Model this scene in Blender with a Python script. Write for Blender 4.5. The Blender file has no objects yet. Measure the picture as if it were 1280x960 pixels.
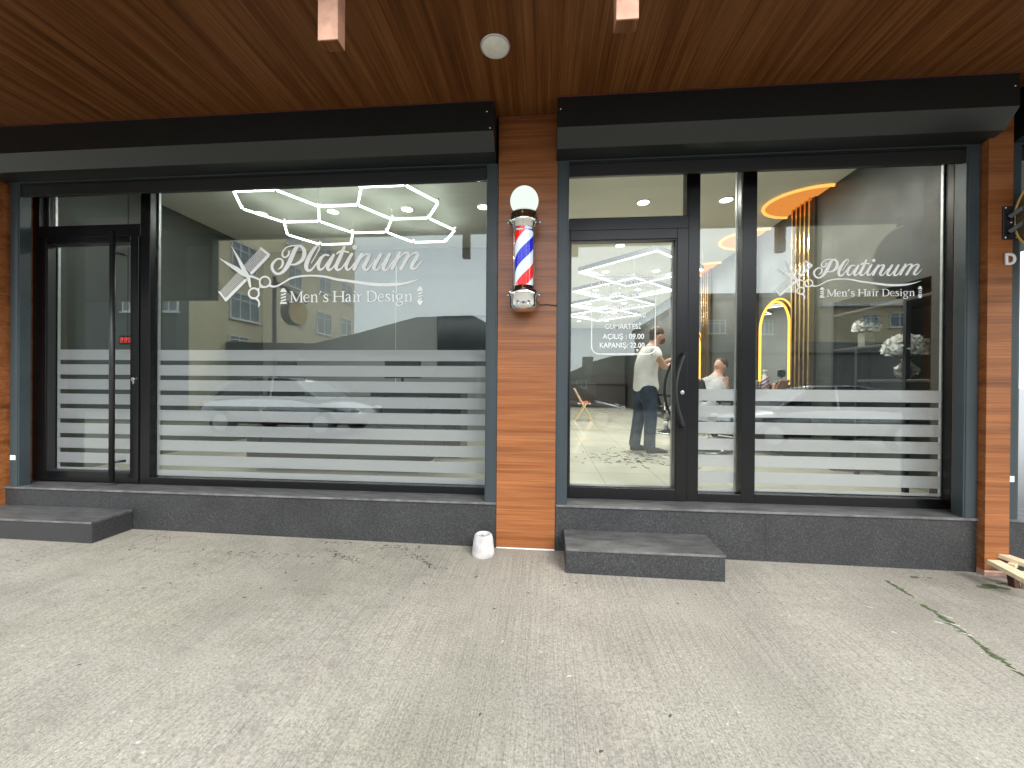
import bpy, bmesh, math, random
import numpy as np
from mathutils import Vector, Matrix
R = math.radians
random.seed(11)
S = bpy.context.scene

# ------------------------------------------------------------------ camera
F = 495.0; YAW = math.atan(42/495.0); ROLL = R(.415); PITCH = R(-.2); D = 3.3; H = 1.4
MC = Matrix.Rotation(YAW, 3, 'Z') @ Matrix.Rotation(math.pi/2+PITCH, 3, 'X') @ Matrix.Rotation(ROLL, 3, 'Z')
cd = bpy.data.cameras.new('camera'); cam = bpy.data.objects.new('camera', cd); S.collection.objects.link(cam)
cd.sensor_width = 36; cd.lens = F/1280*36; cd.clip_end = 600; cd.clip_start = .05
cam.matrix_world = Matrix.Translation((0, -D, H)) @ MC.to_4x4()
S.camera = cam

# ------------------------------------------------------------------ sky and sun (overcast)
W = bpy.data.worlds.new('World'); S.world = W; W.use_nodes = True
nt = W.node_tree; bg = nt.nodes['Background']
sky = nt.nodes.new('ShaderNodeTexSky'); sky.sky_type = 'NISHITA'; sky.sun_disc = False
SUN_EL, SUN_AZ = R(41), R(143)
sky.sun_elevation = SUN_EL; sky.sun_rotation = SUN_AZ; sky.dust_density = 3; sky.air_density = 1.2
hs = nt.nodes.new('ShaderNodeHueSaturation'); hs.inputs['Saturation'].default_value = .3
mx = nt.nodes.new('ShaderNodeMixRGB'); mx.inputs[0].default_value = .72
mx.inputs[2].default_value = (11.0, 11.9, 12.6, 1)          # even cloud cover
nt.links.new(sky.outputs[0], hs.inputs['Color']); nt.links.new(hs.outputs[0], mx.inputs[1])
nt.links.new(mx.outputs[0], bg.inputs[0]); bg.inputs[1].default_value = .15
sd = bpy.data.lights.new('sun', 'SUN'); sd.energy = 1.5; sd.angle = R(26); sd.color = (1, .97, .92)
sun = bpy.data.objects.new('sun', sd); S.collection.objects.link(sun)
sun.rotation_euler = (R(49), 0, R(37)); sun.location = (8, -10, 12)
S.view_settings.view_transform = 'Standard'; S.view_settings.look = 'None'
S.view_settings.exposure = 1.27; S.view_settings.gamma = 1
S.render.engine = 'CYCLES'
try:
    S.cycles.use_denoising = True; S.cycles.denoiser = 'OPENIMAGEDENOISE'
    S.cycles.max_bounces = 10; S.cycles.diffuse_bounces = 5; S.cycles.glossy_bounces = 4
    S.cycles.transparent_max_bounces = 12; S.cycles.transmission_bounces = 4
    S.cycles.sample_clamp_indirect = 12; S.cycles.caustics_reflective = False; S.cycles.caustics_refractive = False
except Exception: pass

# ------------------------------------------------------------------ measuring helper: photo pixel -> point on a real plane
CP = Vector((0, -D, H))
def _ray(u, v): return MC @ Vector(((u-640)/F, -(v-480)/F, -1))
def py(u, v, Y): d = _ray(u, v); return CP + d*((Y-CP.y)/d.y)
def px(u, v, X): d = _ray(u, v); return CP + d*((X-CP.x)/d.x)
def pz(u, v, Z): d = _ray(u, v); return CP + d*((Z-CP.z)/d.z)
YG = .262                                                    # outer face of the glass
def gz(x): return .008-.0085*max(-9, min(9, x))             # ground falls slightly to the right

# ------------------------------------------------------------------ object helpers
LOC = {}
def tag(o, label=None, cat=None, group=None, kind=None):
    if label: o['label'] = label
    if cat: o['category'] = cat
    if group: o['group'] = group
    if kind: o['kind'] = kind
    return o
def empty(name, loc, label, cat, group=None, rz=0):
    o = bpy.data.objects.new(name, None); S.collection.objects.link(o)
    o.location = loc; o.rotation_euler.z = rz; o.empty_display_size = .2
    LOC[o] = Vector(loc); return tag(o, label, cat, group)
def copy_tree(o, parent=None):
    c = o.copy(); S.collection.objects.link(c)
    if parent: c.parent = parent
    for ch in [x for x in bpy.data.objects if x.parent == o]: copy_tree(ch, c)
    return c
class MB:
    def __init__(s): s.v = []; s.f = []; s.sm = []
    def add(s, vs, fs, smooth=False):
        n = len(s.v); s.v += [Vector(v) for v in vs]
        for f in fs: s.f.append([i+n for i in f]); s.sm.append(smooth)
        return s
    def box(s, x0, x1, y0, y1, z0, z1):
        x0, x1 = min(x0, x1), max(x0, x1); y0, y1 = min(y0, y1), max(y0, y1); z0, z1 = min(z0, z1), max(z0, z1)
        return s.add([(x0,y0,z0),(x1,y0,z0),(x1,y1,z0),(x0,y1,z0),(x0,y0,z1),(x1,y0,z1),(x1,y1,z1),(x0,y1,z1)],
                     [(0,3,2,1),(4,5,6,7),(0,1,5,4),(1,2,6,5),(2,3,7,6),(3,0,4,7)])
    def bar(s, p0, p1, w, h, up=(0, 0, 1)):                # box section beam between two points
        p0, p1 = Vector(p0), Vector(p1); d = (p1-p0).normalized(); a = d.cross(Vector(up)).normalized(); b = a.cross(d)
        vs = [p+a*sx*w/2+b*sy*h/2 for p in (p0, p1) for sx, sy in ((-1,-1),(1,-1),(1,1),(-1,1))]
        return s.add(vs, [(0,1,2,3),(7,6,5,4),(0,4,5,1),(1,5,6,2),(2,6,7,3),(3,7,4,0)])
    def tube(s, pts, r, n=12, smooth=True, caps=True):
        pts = [Vector(p) for p in pts]; rs = r if isinstance(r, (list, tuple)) else [r]*len(pts)
        rings = []; up = Vector((0, 0, 1))
        for i, p in enumerate(pts):
            d = (pts[min(i+1, len(pts)-1)]-pts[max(i-1, 0)]).normalized()
            if abs(d.dot(up)) > .95: up = Vector((1, 0, 0)) if abs(d.x) < .9 else Vector((0, 1, 0))
            a = d.cross(up).normalized(); b = a.cross(d); up = b
            rings += [p+(a*math.cos(t)+b*math.sin(t))*rs[i] for t in [2*math.pi*k/n for k in range(n)]]
        fs = []
        for i in range(len(pts)-1):
            for k in range(n): fs.append((i*n+k, i*n+(k+1) % n, (i+1)*n+(k+1) % n, (i+1)*n+k))
        m = len(s.v); s.add(rings, fs, smooth)
        if caps:
            s.f.append([m+k for k in range(n)][::-1]); s.sm.append(False)
            s.f.append([m+(len(pts)-1)*n+k for k in range(n)]); s.sm.append(False)
        return s
    def lathe(s, prof, c=(0, 0, 0), n=32, smooth=True):    # profile (r,z) about vertical axis
        c = Vector(c); vs = [c+Vector((r*math.cos(2*math.pi*k/n), r*math.sin(2*math.pi*k/n), z)) for r, z in prof for k in range(n)]
        fs = [(i*n+k, i*n+(k+1) % n, (i+1)*n+(k+1) % n, (i+1)*n+k) for i in range(len(prof)-1) for k in range(n)]
        return s.add(vs, fs, smooth)
    def ball(s, c, r, n=20, m=12):
        c = Vector(c); r = (r, r, r) if not isinstance(r, (list, tuple)) else r
        vs = [c+Vector((r[0]*math.sin(math.pi*i/m)*math.cos(2*math.pi*k/n), r[1]*math.sin(math.pi*i/m)*math.sin(2*math.pi*k/n), r[2]*math.cos(math.pi*i/m))) for i in range(m+1) for k in range(n)]
        fs = [(i*n+k, (i+1)*n+k, (i+1)*n+(k+1) % n, i*n+(k+1) % n) for i in range(m) for k in range(n)]
        return s.add(vs, fs, True)
    def prism(s, poly, y0, y1):                            # poly of (x,z) extruded along y
        n = len(poly); a = sum(poly[i][0]*poly[(i+1) % n][1]-poly[(i+1) % n][0]*poly[i][1] for i in range(n))
        if a < 0: poly = poly[::-1]
        vs = [(x, y0, z) for x, z in poly]+[(x, y1, z) for x, z in poly]
        return s.add(vs, [list(range(n)), list(range(n, 2*n))[::-1]]+[(i, n+i, n+(i+1) % n, (i+1) % n) for i in range(n)])
    def prismx(s, poly, x0, x1):                           # poly of (y,z) extruded along x
        n = len(poly); a = sum(poly[i][0]*poly[(i+1) % n][1]-poly[(i+1) % n][0]*poly[i][1] for i in range(n))
        if a < 0: poly = poly[::-1]
        vs = [(x0, y, z) for y, z in poly]+[(x1, y, z) for y, z in poly]
        return s.add(vs, [list(range(n))[::-1], list(range(n, 2*n))]+[((i+1) % n, n+(i+1) % n, n+i, i) for i in range(n)])
    def disc(s, c, axis, r, t, n=32):                      # short cylinder
        c = Vector(c); a = Vector(axis).normalized(); return s.tube([c-a*t/2, c+a*t/2], r, n)
    def build(s, name, mat, parent=None, bevel=0, seg=2, sub=0, solid=0):
        me = bpy.data.meshes.new(name); off = LOC.get(parent, Vector((0, 0, 0)))
        me.from_pydata([v-off for v in s.v], [], s.f)
        me.polygons.foreach_set('use_smooth', s.sm)
        bm = bmesh.new(); bm.from_mesh(me); bm.to_mesh(me); bm.free()
        me.materials.append(mat); o = bpy.data.objects.new(name, me); S.collection.objects.link(o)
        if parent is not None: o.parent = parent; LOC[o] = off
        if solid: m = o.modifiers.new('t', 'SOLIDIFY'); m.thickness = solid
        if bevel: m = o.modifiers.new('b', 'BEVEL'); m.width = bevel; m.segments = seg; m.limit_method = 'ANGLE'; m.angle_limit = R(40)
        if sub: m = o.modifiers.new('s', 'SUBSURF'); m.levels = sub; m.render_levels = sub
        return o
def struct(name, mb, mat): return tag(mb.build(name, mat), kind='structure')

# ------------------------------------------------------------------ materials
def base(name):
    m = bpy.data.materials.new(name); m.use_nodes = True; n = m.node_tree
    return m, n, n.nodes['Principled BSDF']
def coords(n, kind='pos', scale=(1, 1, 1)):
    if kind == 'pos': g = n.nodes.new('ShaderNodeNewGeometry'); out = g.outputs['Position']
    else: g = n.nodes.new('ShaderNodeTexCoord'); out = g.outputs['Object']
    mp = n.nodes.new('ShaderNodeMapping'); mp.inputs['Scale'].default_value = scale
    n.links.new(out, mp.inputs['Vector']); return mp.outputs[0]
def noise(n, vec, scale, detail=4, rough=.55):
    t = n.nodes.new('ShaderNodeTexNoise'); t.inputs['Scale'].default_value = scale
    t.inputs['Detail'].default_value = detail; t.inputs['Roughness'].default_value = rough
    n.links.new(vec, t.inputs['Vector']); return t.outputs['Fac']
def ramp(n, fac, stops):
    r = n.nodes.new('ShaderNodeValToRGB'); e = r.color_ramp.elements
    while len(e) < len(stops): e.new(.5)
    for el, (p, c) in zip(e, stops): el.position = p; el.color = (*c, 1) if len(c) == 3 else c
    n.links.new(fac, r.inputs[0]); return r.outputs[0]
def mixc(n, fac, a, b, mode='MIX'):
    m = n.nodes.new('ShaderNodeMixRGB'); m.blend_type = mode
    for i, x in enumerate((fac, a, b)):
        if hasattr(x, 'is_output') or isinstance(x, bpy.types.NodeSocket): n.links.new(x, m.inputs[i])
        else: m.inputs[i].default_value = x if i == 0 else ((*x, 1) if len(x) == 3 else x)
    return m.outputs[0]
def bump(n, p, h, strength, dist=.01):
    b = n.nodes.new('ShaderNodeBump'); b.inputs['Strength'].default_value = strength; b.inputs['Distance'].default_value = dist
    n.links.new(h, b.inputs['Height']); n.links.new(b.outputs[0], p.inputs['Normal'])
def simple(name, col, rough=.5, metal=0, var=.12, vscale=6, bmp=0, bscale=80, kind='pos', coat=0, spec=.5, rv=.15):
    m, n, p = base(name); c = coords(n, kind)
    p.inputs['Roughness'].default_value = rough; p.inputs['Metallic'].default_value = metal
    p.inputs['Specular IOR Level'].default_value = spec
    if coat: p.inputs['Coat Weight'].default_value = coat
    f = noise(n, c, vscale)
    a = tuple(x*(1-var) for x in col); b = tuple(min(1, x*(1+var)) for x in col)
    n.links.new(ramp(n, f, [(.3, a), (.7, b)]), p.inputs['Base Color'])
    n.links.new(ramp(n, noise(n, c, vscale*2.3), [(.3, (rough*(1-rv),)*3), (.7, (min(1, rough*(1+rv)),)*3)]), p.inputs['Roughness'])
    if bmp: bump(n, p, noise(n, c, bscale), bmp, .004)
    return m
def emit(name, col, s):
    m = bpy.data.materials.new(name); m.use_nodes = True; n = m.node_tree; n.nodes.remove(n.nodes['Principled BSDF'])
    e = n.nodes.new('ShaderNodeEmission'); e.inputs[0].default_value = (*col, 1); e.inputs[1].default_value = s
    n.links.new(e.outputs[0], n.nodes['Material Output'].inputs[0]); return m
def wood(name, grain, tones, rough=.3, spec=.4):
    # laminate with long grain; grain = axis the grain runs along
    m, n, p = base(name)
    sc = {'x': (.35, 3, 9), 'y': (9, .35, 9)}[grain]
    c = coords(n, 'pos', sc); f1 = noise(n, c, 1.6, 5, .6)
    c2 = coords(n, 'pos', tuple(a*(6 if a > 1 else 1.4) for a in sc)); f2 = noise(n, c2, 1.3, 4, .65)
    c3 = coords(n, 'pos', tuple(a*(26 if a > 1 else 2.5) for a in sc)); f3 = noise(n, c3, 1.0, 2, .5)
    col = ramp(n, f1, [(.30, tones[0]), (.46, tones[1]), (.58, tones[2]), (.72, tones[1])])
    s = ramp(n, f2, [(.3, (.66,)*3), (.7, (1.18,)*3)]); col = mixc(n, 1, col, s, 'MULTIPLY')
    s = ramp(n, f3, [(.35, (.78,)*3), (.65, (1.12,)*3)]); col = mixc(n, 1, col, s, 'MULTIPLY')
    n.links.new(col, p.inputs['Base Color']); p.inputs['Roughness'].default_value = rough; p.inputs['Specular IOR Level'].default_value = spec
    bump(n, p, f3, .06, .002); return m
M = {}
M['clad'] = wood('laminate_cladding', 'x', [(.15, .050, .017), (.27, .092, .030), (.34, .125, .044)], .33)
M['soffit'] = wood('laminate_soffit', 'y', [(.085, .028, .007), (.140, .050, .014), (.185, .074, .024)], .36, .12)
M['rail'] = simple('grey_blue_aluminium', (.034, .046, .053), .38, 0, .1, 3, spec=.4)
M['shutter'] = simple('anthracite_coated_metal', (.012, .0145, .015), .32, 0, .03, 2, spec=.45, rv=.02)
M['black'] = simple('black_anodised_frame', (.006, .0062, .007), .26, 0, .04, 2, rv=.03, spec=.35)
M['handle'] = simple('satin_black_handle', (.016, .016, .018), .38, 0, .03, 5, rv=.02)
M['lamp_body'] = simple('grey_lamp_housing', (.12, .12, .118), .5, 0, .05, 8)
M['chrome'] = simple('polished_chrome', (.78, .78, .78), .07, 1, .04, 9)
M['steel'] = simple('bolt_steel', (.7, .7, .7), .25, 1, .05, 9)
M['spacer'] = simple('aluminium_spacer', (.55, .56, .57), .35, .4, .1, 20)
M['copper'] = simple('copper_laminate', (.60, .33, .23), .42, .25, .22, 14, .05, 60)
M['white'] = simple('white_plastic', (.75, .75, .73), .45, 0, .05, 8)
M['vinyl'] = simple('white_vinyl', (.95, .95, .95), .6, 0, .02, 8)
M['wall'] = simple('painted_plaster_wall', (.20, .21, .21), .7, 0, .04, 1.2, .04, 120)
M['wall_dark'] = simple('grey_green_plaster_wall', (.065, .075, .068), .55, 0, .06, 1.2, .03, 120)
M['wall_deep'] = simple('charcoal_plaster_wall', (.040, .045, .041), .5, 0, .06, 1.2, .03, 120)
M['ceil'] = simple('painted_plaster_ceiling', (.70, .685, .60), .8, 0, .03, 1)
M['leather'] = simple('black_leather', (.012, .012, .013), .32, 0, .2, 20, .1, 200, 'obj')
M['darkwood'] = simple('dark_wood', (.035, .03, .028), .35, 0, .2, 9)
M['gold'] = simple('polished_gold_slat', (.80, .52, .22), .18, 1, .08, 12)
M['mirror'] = simple('mirror_glass', (.8, .82, .82), .02, 1, .01, 3)
M['screen'] = simple('black_screen', (.006, .006, .008), .12, 0, .1, 3)
M['skin'] = simple('skin', (.50, .27, .18), .5, 0, .12, 22, .05, 300, 'obj')
M['hair'] = simple('brown_hair', (.05, .025, .014), .6, 0, .4, 60, .5, 300, 'obj')
M['tshirt'] = simple('white_cotton', (.88, .88, .86), .85, 0, .06, 12, .3, 14, 'obj')
M['jeans'] = simple('blue_denim', (.035, .05, .085), .85, 0, .35, 9, .3, 30, 'obj')
M['shoe'] = simple('black_canvas', (.02, .02, .022), .7, 0, .2, 30, 0, 50, 'obj')
M['cape'] = simple('silver_nylon', (.42, .43, .45), .3, 0, .2, 9, .3, 12, 'obj')
M['beech'] = simple('pale_beech', (.62, .50, .33), .5, 0, .12, 18, 0, 50, 'obj')
M['orange'] = simple('orange_cloth', (.65, .10, .04), .8, 0, .15, 18, .1, 90, 'obj')
M['red'] = simple('red_paint', (.55, .03, .04), .4, 0, .1, 18, 0, 50, 'obj')
M['bluep'] = simple('blue_paint', (.03, .05, .5), .4, 0, .1, 18, 0, 50, 'obj')
M['petal'] = simple('white_petals', (.93, .93, .90), .8, 0, .12, 40)
M['petal_dull'] = simple('dusty_white_paint', (.45, .45, .43), .8, 0, .2, 60)
M['leaf'] = simple('green_leaf', (.06, .10, .03), .6, 0, .3, 40)
M['ceramic'] = simple('grey_ceramic', (.25, .24, .22), .35, 0, .1, 10)
M['plastic_w'] = simple('dusty_white_plastic', (.46, .44, .435), .7, 0, .28, 11, .1, 40)
M['concrete_b'] = simple('beige_render', (.62, .54, .36), .9, 0, .14, .5, .1, 6)
M['brown_b'] = simple('brown_grey_render', (.20, .165, .135), .9, 0, .14, .5, .1, 6)
M['grey_b'] = simple('grey_render', (.20, .21, .20), .9, 0, .12, .5, .1, 6)
M['slate_b'] = simple('blue_grey_render', (.07, .08, .09), .8, 0, .15, .8)
M['roof'] = simple('dark_grey_roof_sheet', (.045, .05, .05), .6, 0, .2, 1.5)
M['rooft'] = simple('worn_tile_roof', (.11, .10, .09), .8, 0, .3, 4)
M['redtrim'] = simple('red_brown_trim', (.12, .03, .028), .7, 0, .3, 6)
M['wglass'] = simple('house_window_glass', (.16, .20, .22), .08, 0, .3, 1.5)
M['carpaint'] = simple('silver_car_paint', (.42, .43, .45), .25, .6, .04, 3, coat=1)
M['cardark'] = simple('dark_car_paint', (.05, .055, .07), .2, .5, .04, 3, coat=1)
M['carglass'] = simple('tinted_car_glass', (.02, .025, .03), .04, 0, .1, 3)
M['tyre'] = simple('tyre_rubber', (.02, .02, .02), .8, 0, .2, 30)
M['signgold'] = simple('gold_sign_face', (.58, .40, .13), .5, 0, .12, 6)
M['sign_brown'] = simple('dark_olive_sign_face', (.10, .075, .035), .5, 0, .15, 6)
M['iron'] = simple('black_painted_iron', (.02, .02, .022), .4, .2, .15, 10)
M['moss'] = simple('moss', (.055, .075, .025), .95, 0, .5, 60, .4, 120)
M['dirt'] = simple('dark_dirt', (.06, .05, .04), .95, 0, .4, 60)
M['pole_led'] = emit('led_tube_white', (.90, 1, .95), 4)
M['rect_led'] = emit('led_bar_white', (1, .98, .90), 1.7)
M['down_led'] = emit('downlight_lens', (1, .97, .88), 4)
M['amber_led'] = emit('amber_led_strip', (1, .50, .07), 1.2)
M['cove'] = emit('amber_cove_glow', (1, .34, .07), .42)
M['cove_rim'] = emit('amber_cove_rim', (1, .42, .10), .85)
M['globe'] = emit('white_globe_lamp', (.90, 1, .92), .42)
M['redled'] = emit('red_led_display', (1, .05, .03), .9)

def granite():
    m, n, p = base('dark_granite'); c = coords(n)
    f = noise(n, c, 160, 3, .7); col = ramp(n, f, [(.34, (.008, .008, .009)), (.55, (.031, .032, .034)), (.70, (.11, .11, .11))])
    big = ramp(n, noise(n, c, 2.2, 4), [(.3, (.8,)*3), (.7, (1.2,)*3)]); col = mixc(n, 1, col, big, 'MULTIPLY')
    v = n.nodes.new('ShaderNodeTexVoronoi'); v.inputs['Scale'].default_value = 55; n.links.new(c, v.inputs['Vector'])
    fl = ramp(n, v.outputs['Distance'], [(.10, (1,)*3), (.2, (0,)*3)])
    g = mixc(n, 1, fl, ramp(n, noise(n, c, 9, 2), [(.5, (0,)*3), (.62, (.45,)*3)]), 'MULTIPLY')
    col = mixc(n, g, col, (.13, .13, .125)); n.links.new(col, p.inputs['Base Color'])
    n.links.new(ramp(n, f, [(.3, (.42,)*3), (.7, (.6,)*3)]), p.inputs['Roughness']); bump(n, p, f, .12, .002); return m
M['granite'] = granite()
def granite_top():
    m, n, p = base('dusty_granite_tread'); c = coords(n)
    f = noise(n, c, 150, 3, .7); col = ramp(n, f, [(.3, (.035, .035, .036)), (.7, (.10, .10, .098))])
    st = noise(n, coords(n, 'pos', (2, 7, 7)), 2.5, 6, .6); col = mixc(n, 1, col, ramp(n, st, [(.35, (.6,)*3), (.7, (1.5,)*3)]), 'MULTIPLY')
    n.links.new(col, p.inputs['Base Color']); p.inputs['Roughness'].default_value = .55; bump(n, p, f, .1, .002); return m
M['tread'] = granite_top()
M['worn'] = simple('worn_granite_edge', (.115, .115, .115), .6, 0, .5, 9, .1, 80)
def concrete():
    m, n, p = base('brushed_concrete'); c = coords(n)
    f1 = noise(n, c, .8, 6, .6); col = ramp(n, f1, [(.30, (.190, .181, .156)), (.5, (.250, .238, .206)), (.70, (.295, .280, .243))])
    tint = ramp(n, noise(n, c, .55, 3), [(.38, (.97, .955, .89)), (.52, (1.03, 1.0, .97)), (.66, (1.0, .95, .93))]); col = mixc(n, 1, col, tint, 'MULTIPLY')
    f2 = noise(n, c, 85, 5, .8); col = mixc(n, 1, col, ramp(n, f2, [(.3, (.40,)*3), (.5, (1.0,)*3), (.7, (1.38,)*3)]), 'MULTIPLY')
    f4 = noise(n, c, 300, 2, .7); col = mixc(n, 1, col, ramp(n, f4, [(.3, (.70,)*3), (.7, (1.25,)*3)]), 'MULTIPLY')
    br = noise(n, coords(n, 'pos', (150, 1.3, 1)), 1, 3, .6); col = mixc(n, 1, col, ramp(n, br, [(.34, (.76,)*3), (.5, (1,)*3), (.68, (1.08,)*3)]), 'MULTIPLY')
    # worn dirt patches along the wall and on the left
    dp = noise(n, coords(n, 'pos', (1.2, 2.2, 1)), 5.5, 9, .78)
    sx = n.nodes.new('ShaderNodeSeparateXYZ'); g = n.nodes.new('ShaderNodeNewGeometry'); n.links.new(g.outputs['Position'], sx.inputs[0])
    mr = n.nodes.new('ShaderNodeMapRange'); mr.inputs[1].default_value = -.6; mr.inputs[2].default_value = -2.6; mr.inputs[3].default_value = .12; mr.inputs[4].default_value = 0
    mr2 = n.nodes.new('ShaderNodeMapRange'); mr2.inputs[1].default_value = -1.2; mr2.inputs[2].default_value = .6; mr2.inputs[3].default_value = 1; mr2.inputs[4].default_value = .15
    n.links.new(sx.outputs[0], mr2.inputs[0])
    dk = ramp(n, dp, [(.52, (0,)*3), (.64, (1,)*3)])
    mm = n.nodes.new('ShaderNodeMath'); mm.operation = 'MULTIPLY'; n.links.new(dk, mm.inputs[0]); n.links.new(mr2.outputs[0], mm.inputs[1])
    m3 = n.nodes.new('ShaderNodeMath'); m3.operation = 'MULTIPLY'; m3.inputs[1].default_value = .36; n.links.new(mm.outputs[0], m3.inputs[0])
    col = mixc(n, m3.outputs[0], col, (.115, .105, .085))
    # white paint spatter
    wp = noise(n, c, 34, 6, .85); reg = ramp(n, noise(n, c, 1.6, 2), [(.5, (0,)*3), (.6, (1,)*3)])
    ws = mixc(n, 1, ramp(n, wp, [(.615, (0,)*3), (.65, (1,)*3)]), reg, 'MULTIPLY'); col = mixc(n, ws, col, (.52, .52, .50))
    # small dark spots
    v = n.nodes.new('ShaderNodeTexVoronoi'); v.inputs['Scale'].default_value = 3.4; n.links.new(coords(n, 'pos', (1, 1.3, 1)), v.inputs['Vector'])
    sp = ramp(n, v.outputs['Distance'], [(.03, (.7,)*3), (.055, (0,)*3)]); col = mixc(n, sp, col, (.16, .15, .13))
    n.links.new(col, p.inputs['Base Color']); p.inputs['Roughness'].default_value = .85
    h = mixc(n, .5, br, f2); bump(n, p, h, .35, .004); return m
M['concrete'] = concrete()
def asphalt():
    m, n, p = base('asphalt'); c = coords(n); f = noise(n, c, 40, 4, .7)
    n.links.new(ramp(n, f, [(.3, (.10, .10, .10)), (.7, (.17, .17, .165))]), p.inputs['Base Color']); p.inputs['Roughness'].default_value = .9; return m
M['asphalt'] = asphalt()
def tiles():
    m, n, p = base('glossy_cream_floor_tiles'); c = coords(n)
    br = n.nodes.new('ShaderNodeTexBrick'); br.offset = 0; br.inputs['Scale'].default_value = 1
    br.inputs['Brick Width'].default_value = .6; br.inputs['Row Height'].default_value = .6; br.inputs['Mortar Size'].default_value = .003
    br.inputs['Color1'].default_value = (.74, .72, .60, 1); br.inputs['Color2'].default_value = (.80, .78, .66, 1); br.inputs['Mortar'].default_value = (.38, .36, .30, 1)
    n.links.new(c, br.inputs['Vector'])
    col = mixc(n, 1, br.outputs['Color'], ramp(n, noise(n, c, 2.2, 6), [(.3, (.88,)*3), (.7, (1.08,)*3)]), 'MULTIPLY')
    n.links.new(col, p.inputs['Base Color']); p.inputs['Roughness'].default_value = .06; return m
M['tiles'] = tiles()
def glass():
    m = bpy.data.materials.new('shop_glass'); m.use_nodes = True; n = m.node_tree; n.nodes.remove(n.nodes['Principled BSDF'])
    t = n.nodes.new('ShaderNodeBsdfTransparent'); t.inputs[0].default_value = (.93, .955, .94, 1)
    g = n.nodes.new('ShaderNodeBsdfGlossy'); g.inputs['Roughness'].default_value = 0; g.inputs[0].default_value = (.95, 1, .99, 1)
    lw = n.nodes.new('ShaderNodeLayerWeight'); lw.inputs[0].default_value = .5
    pw = n.nodes.new('ShaderNodeMath'); pw.operation = 'POWER'; pw.inputs[1].default_value = 4; n.links.new(lw.outputs['Facing'], pw.inputs[0])
    ma = n.nodes.new('ShaderNodeMath'); ma.operation = 'MULTIPLY_ADD'; ma.inputs[1].default_value = .7; ma.inputs[2].default_value = .060; n.links.new(pw.outputs[0], ma.inputs[0])
    mi = n.nodes.new('ShaderNodeMixShader'); n.links.new(ma.outputs[0], mi.inputs[0]); n.links.new(t.outputs[0], mi.inputs[1]); n.links.new(g.outputs[0], mi.inputs[2])
    n.links.new(mi.outputs[0], n.nodes['Material Output'].inputs[0]); return m
M['glass'] = glass()
def clear():
    m = bpy.data.materials.new('clear_glassware'); m.use_nodes = True; n = m.node_tree; n.nodes.remove(n.nodes['Principled BSDF'])
    t = n.nodes.new('ShaderNodeBsdfTransparent'); t.inputs[0].default_value = (.93, .95, .95, 1)
    g = n.nodes.new('ShaderNodeBsdfGlossy'); g.inputs['Roughness'].default_value = .03
    lw = n.nodes.new('ShaderNodeLayerWeight'); lw.inputs[0].default_value = .35
    mi = n.nodes.new('ShaderNodeMixShader'); n.links.new(lw.outputs['Facing'], mi.inputs[0]); n.links.new(t.outputs[0], mi.inputs[1]); n.links.new(g.outputs[0], mi.inputs[2])
    n.links.new(mi.outputs[0], n.nodes['Material Output'].inputs[0]); return m
M['clear'] = clear()
def frost():
    m = bpy.data.materials.new('frosted_film'); m.use_nodes = True; n = m.node_tree; n.nodes.remove(n.nodes['Principled BSDF'])
    t = n.nodes.new('ShaderNodeBsdfTransparent'); d = n.nodes.new('ShaderNodeBsdfDiffuse'); d.inputs[0].default_value = (.52, .51, .55, 1)
    r = n.nodes.new('ShaderNodeBsdfTranslucent'); r.inputs[0].default_value = (.85, .84, .87, 1)
    c = coords(n, 'pos', (2, 2, 60)); f = ramp(n, noise(n, c, 3, 3), [(.3, (.50,)*3), (.7, (.56,)*3)])
    a = n.nodes.new('ShaderNodeMixShader'); n.links.new(f, a.inputs[0]); n.links.new(d.outputs[0], a.inputs[1]); n.links.new(r.outputs[0], a.inputs[2])
    b = n.nodes.new('ShaderNodeMixShader'); b.inputs[0].default_value = .93; n.links.new(t.outputs[0], b.inputs[1]); n.links.new(a.outputs[0], b.inputs[2])
    n.links.new(b.outputs[0], n.nodes['Material Output'].inputs[0]); return m
M['frost'] = frost()

# ------------------------------------------------------------------ ground, road
g = MB(); xs = [-200, -9, 9, 200]; ys = [-7.6, .45]
g.add([(x, y, gz(x)) for y in ys for x in xs], [(i, i+1, i+5, i+4) for i in range(3)])
struct('pavement', g, M['concrete'])
g = MB().box(-200, 200, -7.75, -7.6, -.3, .0); struct('kerb', g, M['grey_b'])
g = MB().add([(-300, -300, -.12), (300, -300, -.12), (300, -7.75, -.12), (-300, -7.75, -.12)], [(0, 1, 2, 3)]); struct('road', g, M['asphalt'])
g = MB().add([(-300, -300, -.16), (300, -300, -.16), (300, 300, -.16), (-300, 300, -.16)], [(0, 1, 2, 3)]); struct('ground', g, M['asphalt'])

# ------------------------------------------------------------------ building shell
ZC = 3.62; XL, XR, YB, YBL, ZI = -5.15, 3.35, 13.9, 3.53, 3.75
struct('floor', MB().box(XL-.1, XR+.5, .30, YB+.1, .1, .40), M['tiles'])
struct('ceiling', MB().box(XL-.3, XR+.6, .30, YB+.3, ZI, ZI+.2), M['ceil'])
struct('wall_left', MB().box(XL-.15, XL, .30, YBL, .4, ZI), M['wall_dark'])
struct('wall_right', MB().box(XR, XR+.5, 1.66, YB, .4, ZI).box(XR, XR+.5, .38, 1.659, 2.36, ZI).box(XR+.43, XR+.5, .38, 1.659, .4, 2.359).box(XR-.07, XR+.5, .305, .378, .4, ZI), M['wall_deep'])
struct('wall_back', MB().box(-.2, XR, YB, YB+.15, .4, ZI), M['wall_dark'])
struct('wall_back_waiting_room', MB().box(XL, -.35, YBL, YBL+.15, .4, ZI), M['wall'])
struct('wall_partition', MB().box(-.35, -.2, .34, YB, .4, ZI), M['wall'])

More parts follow.
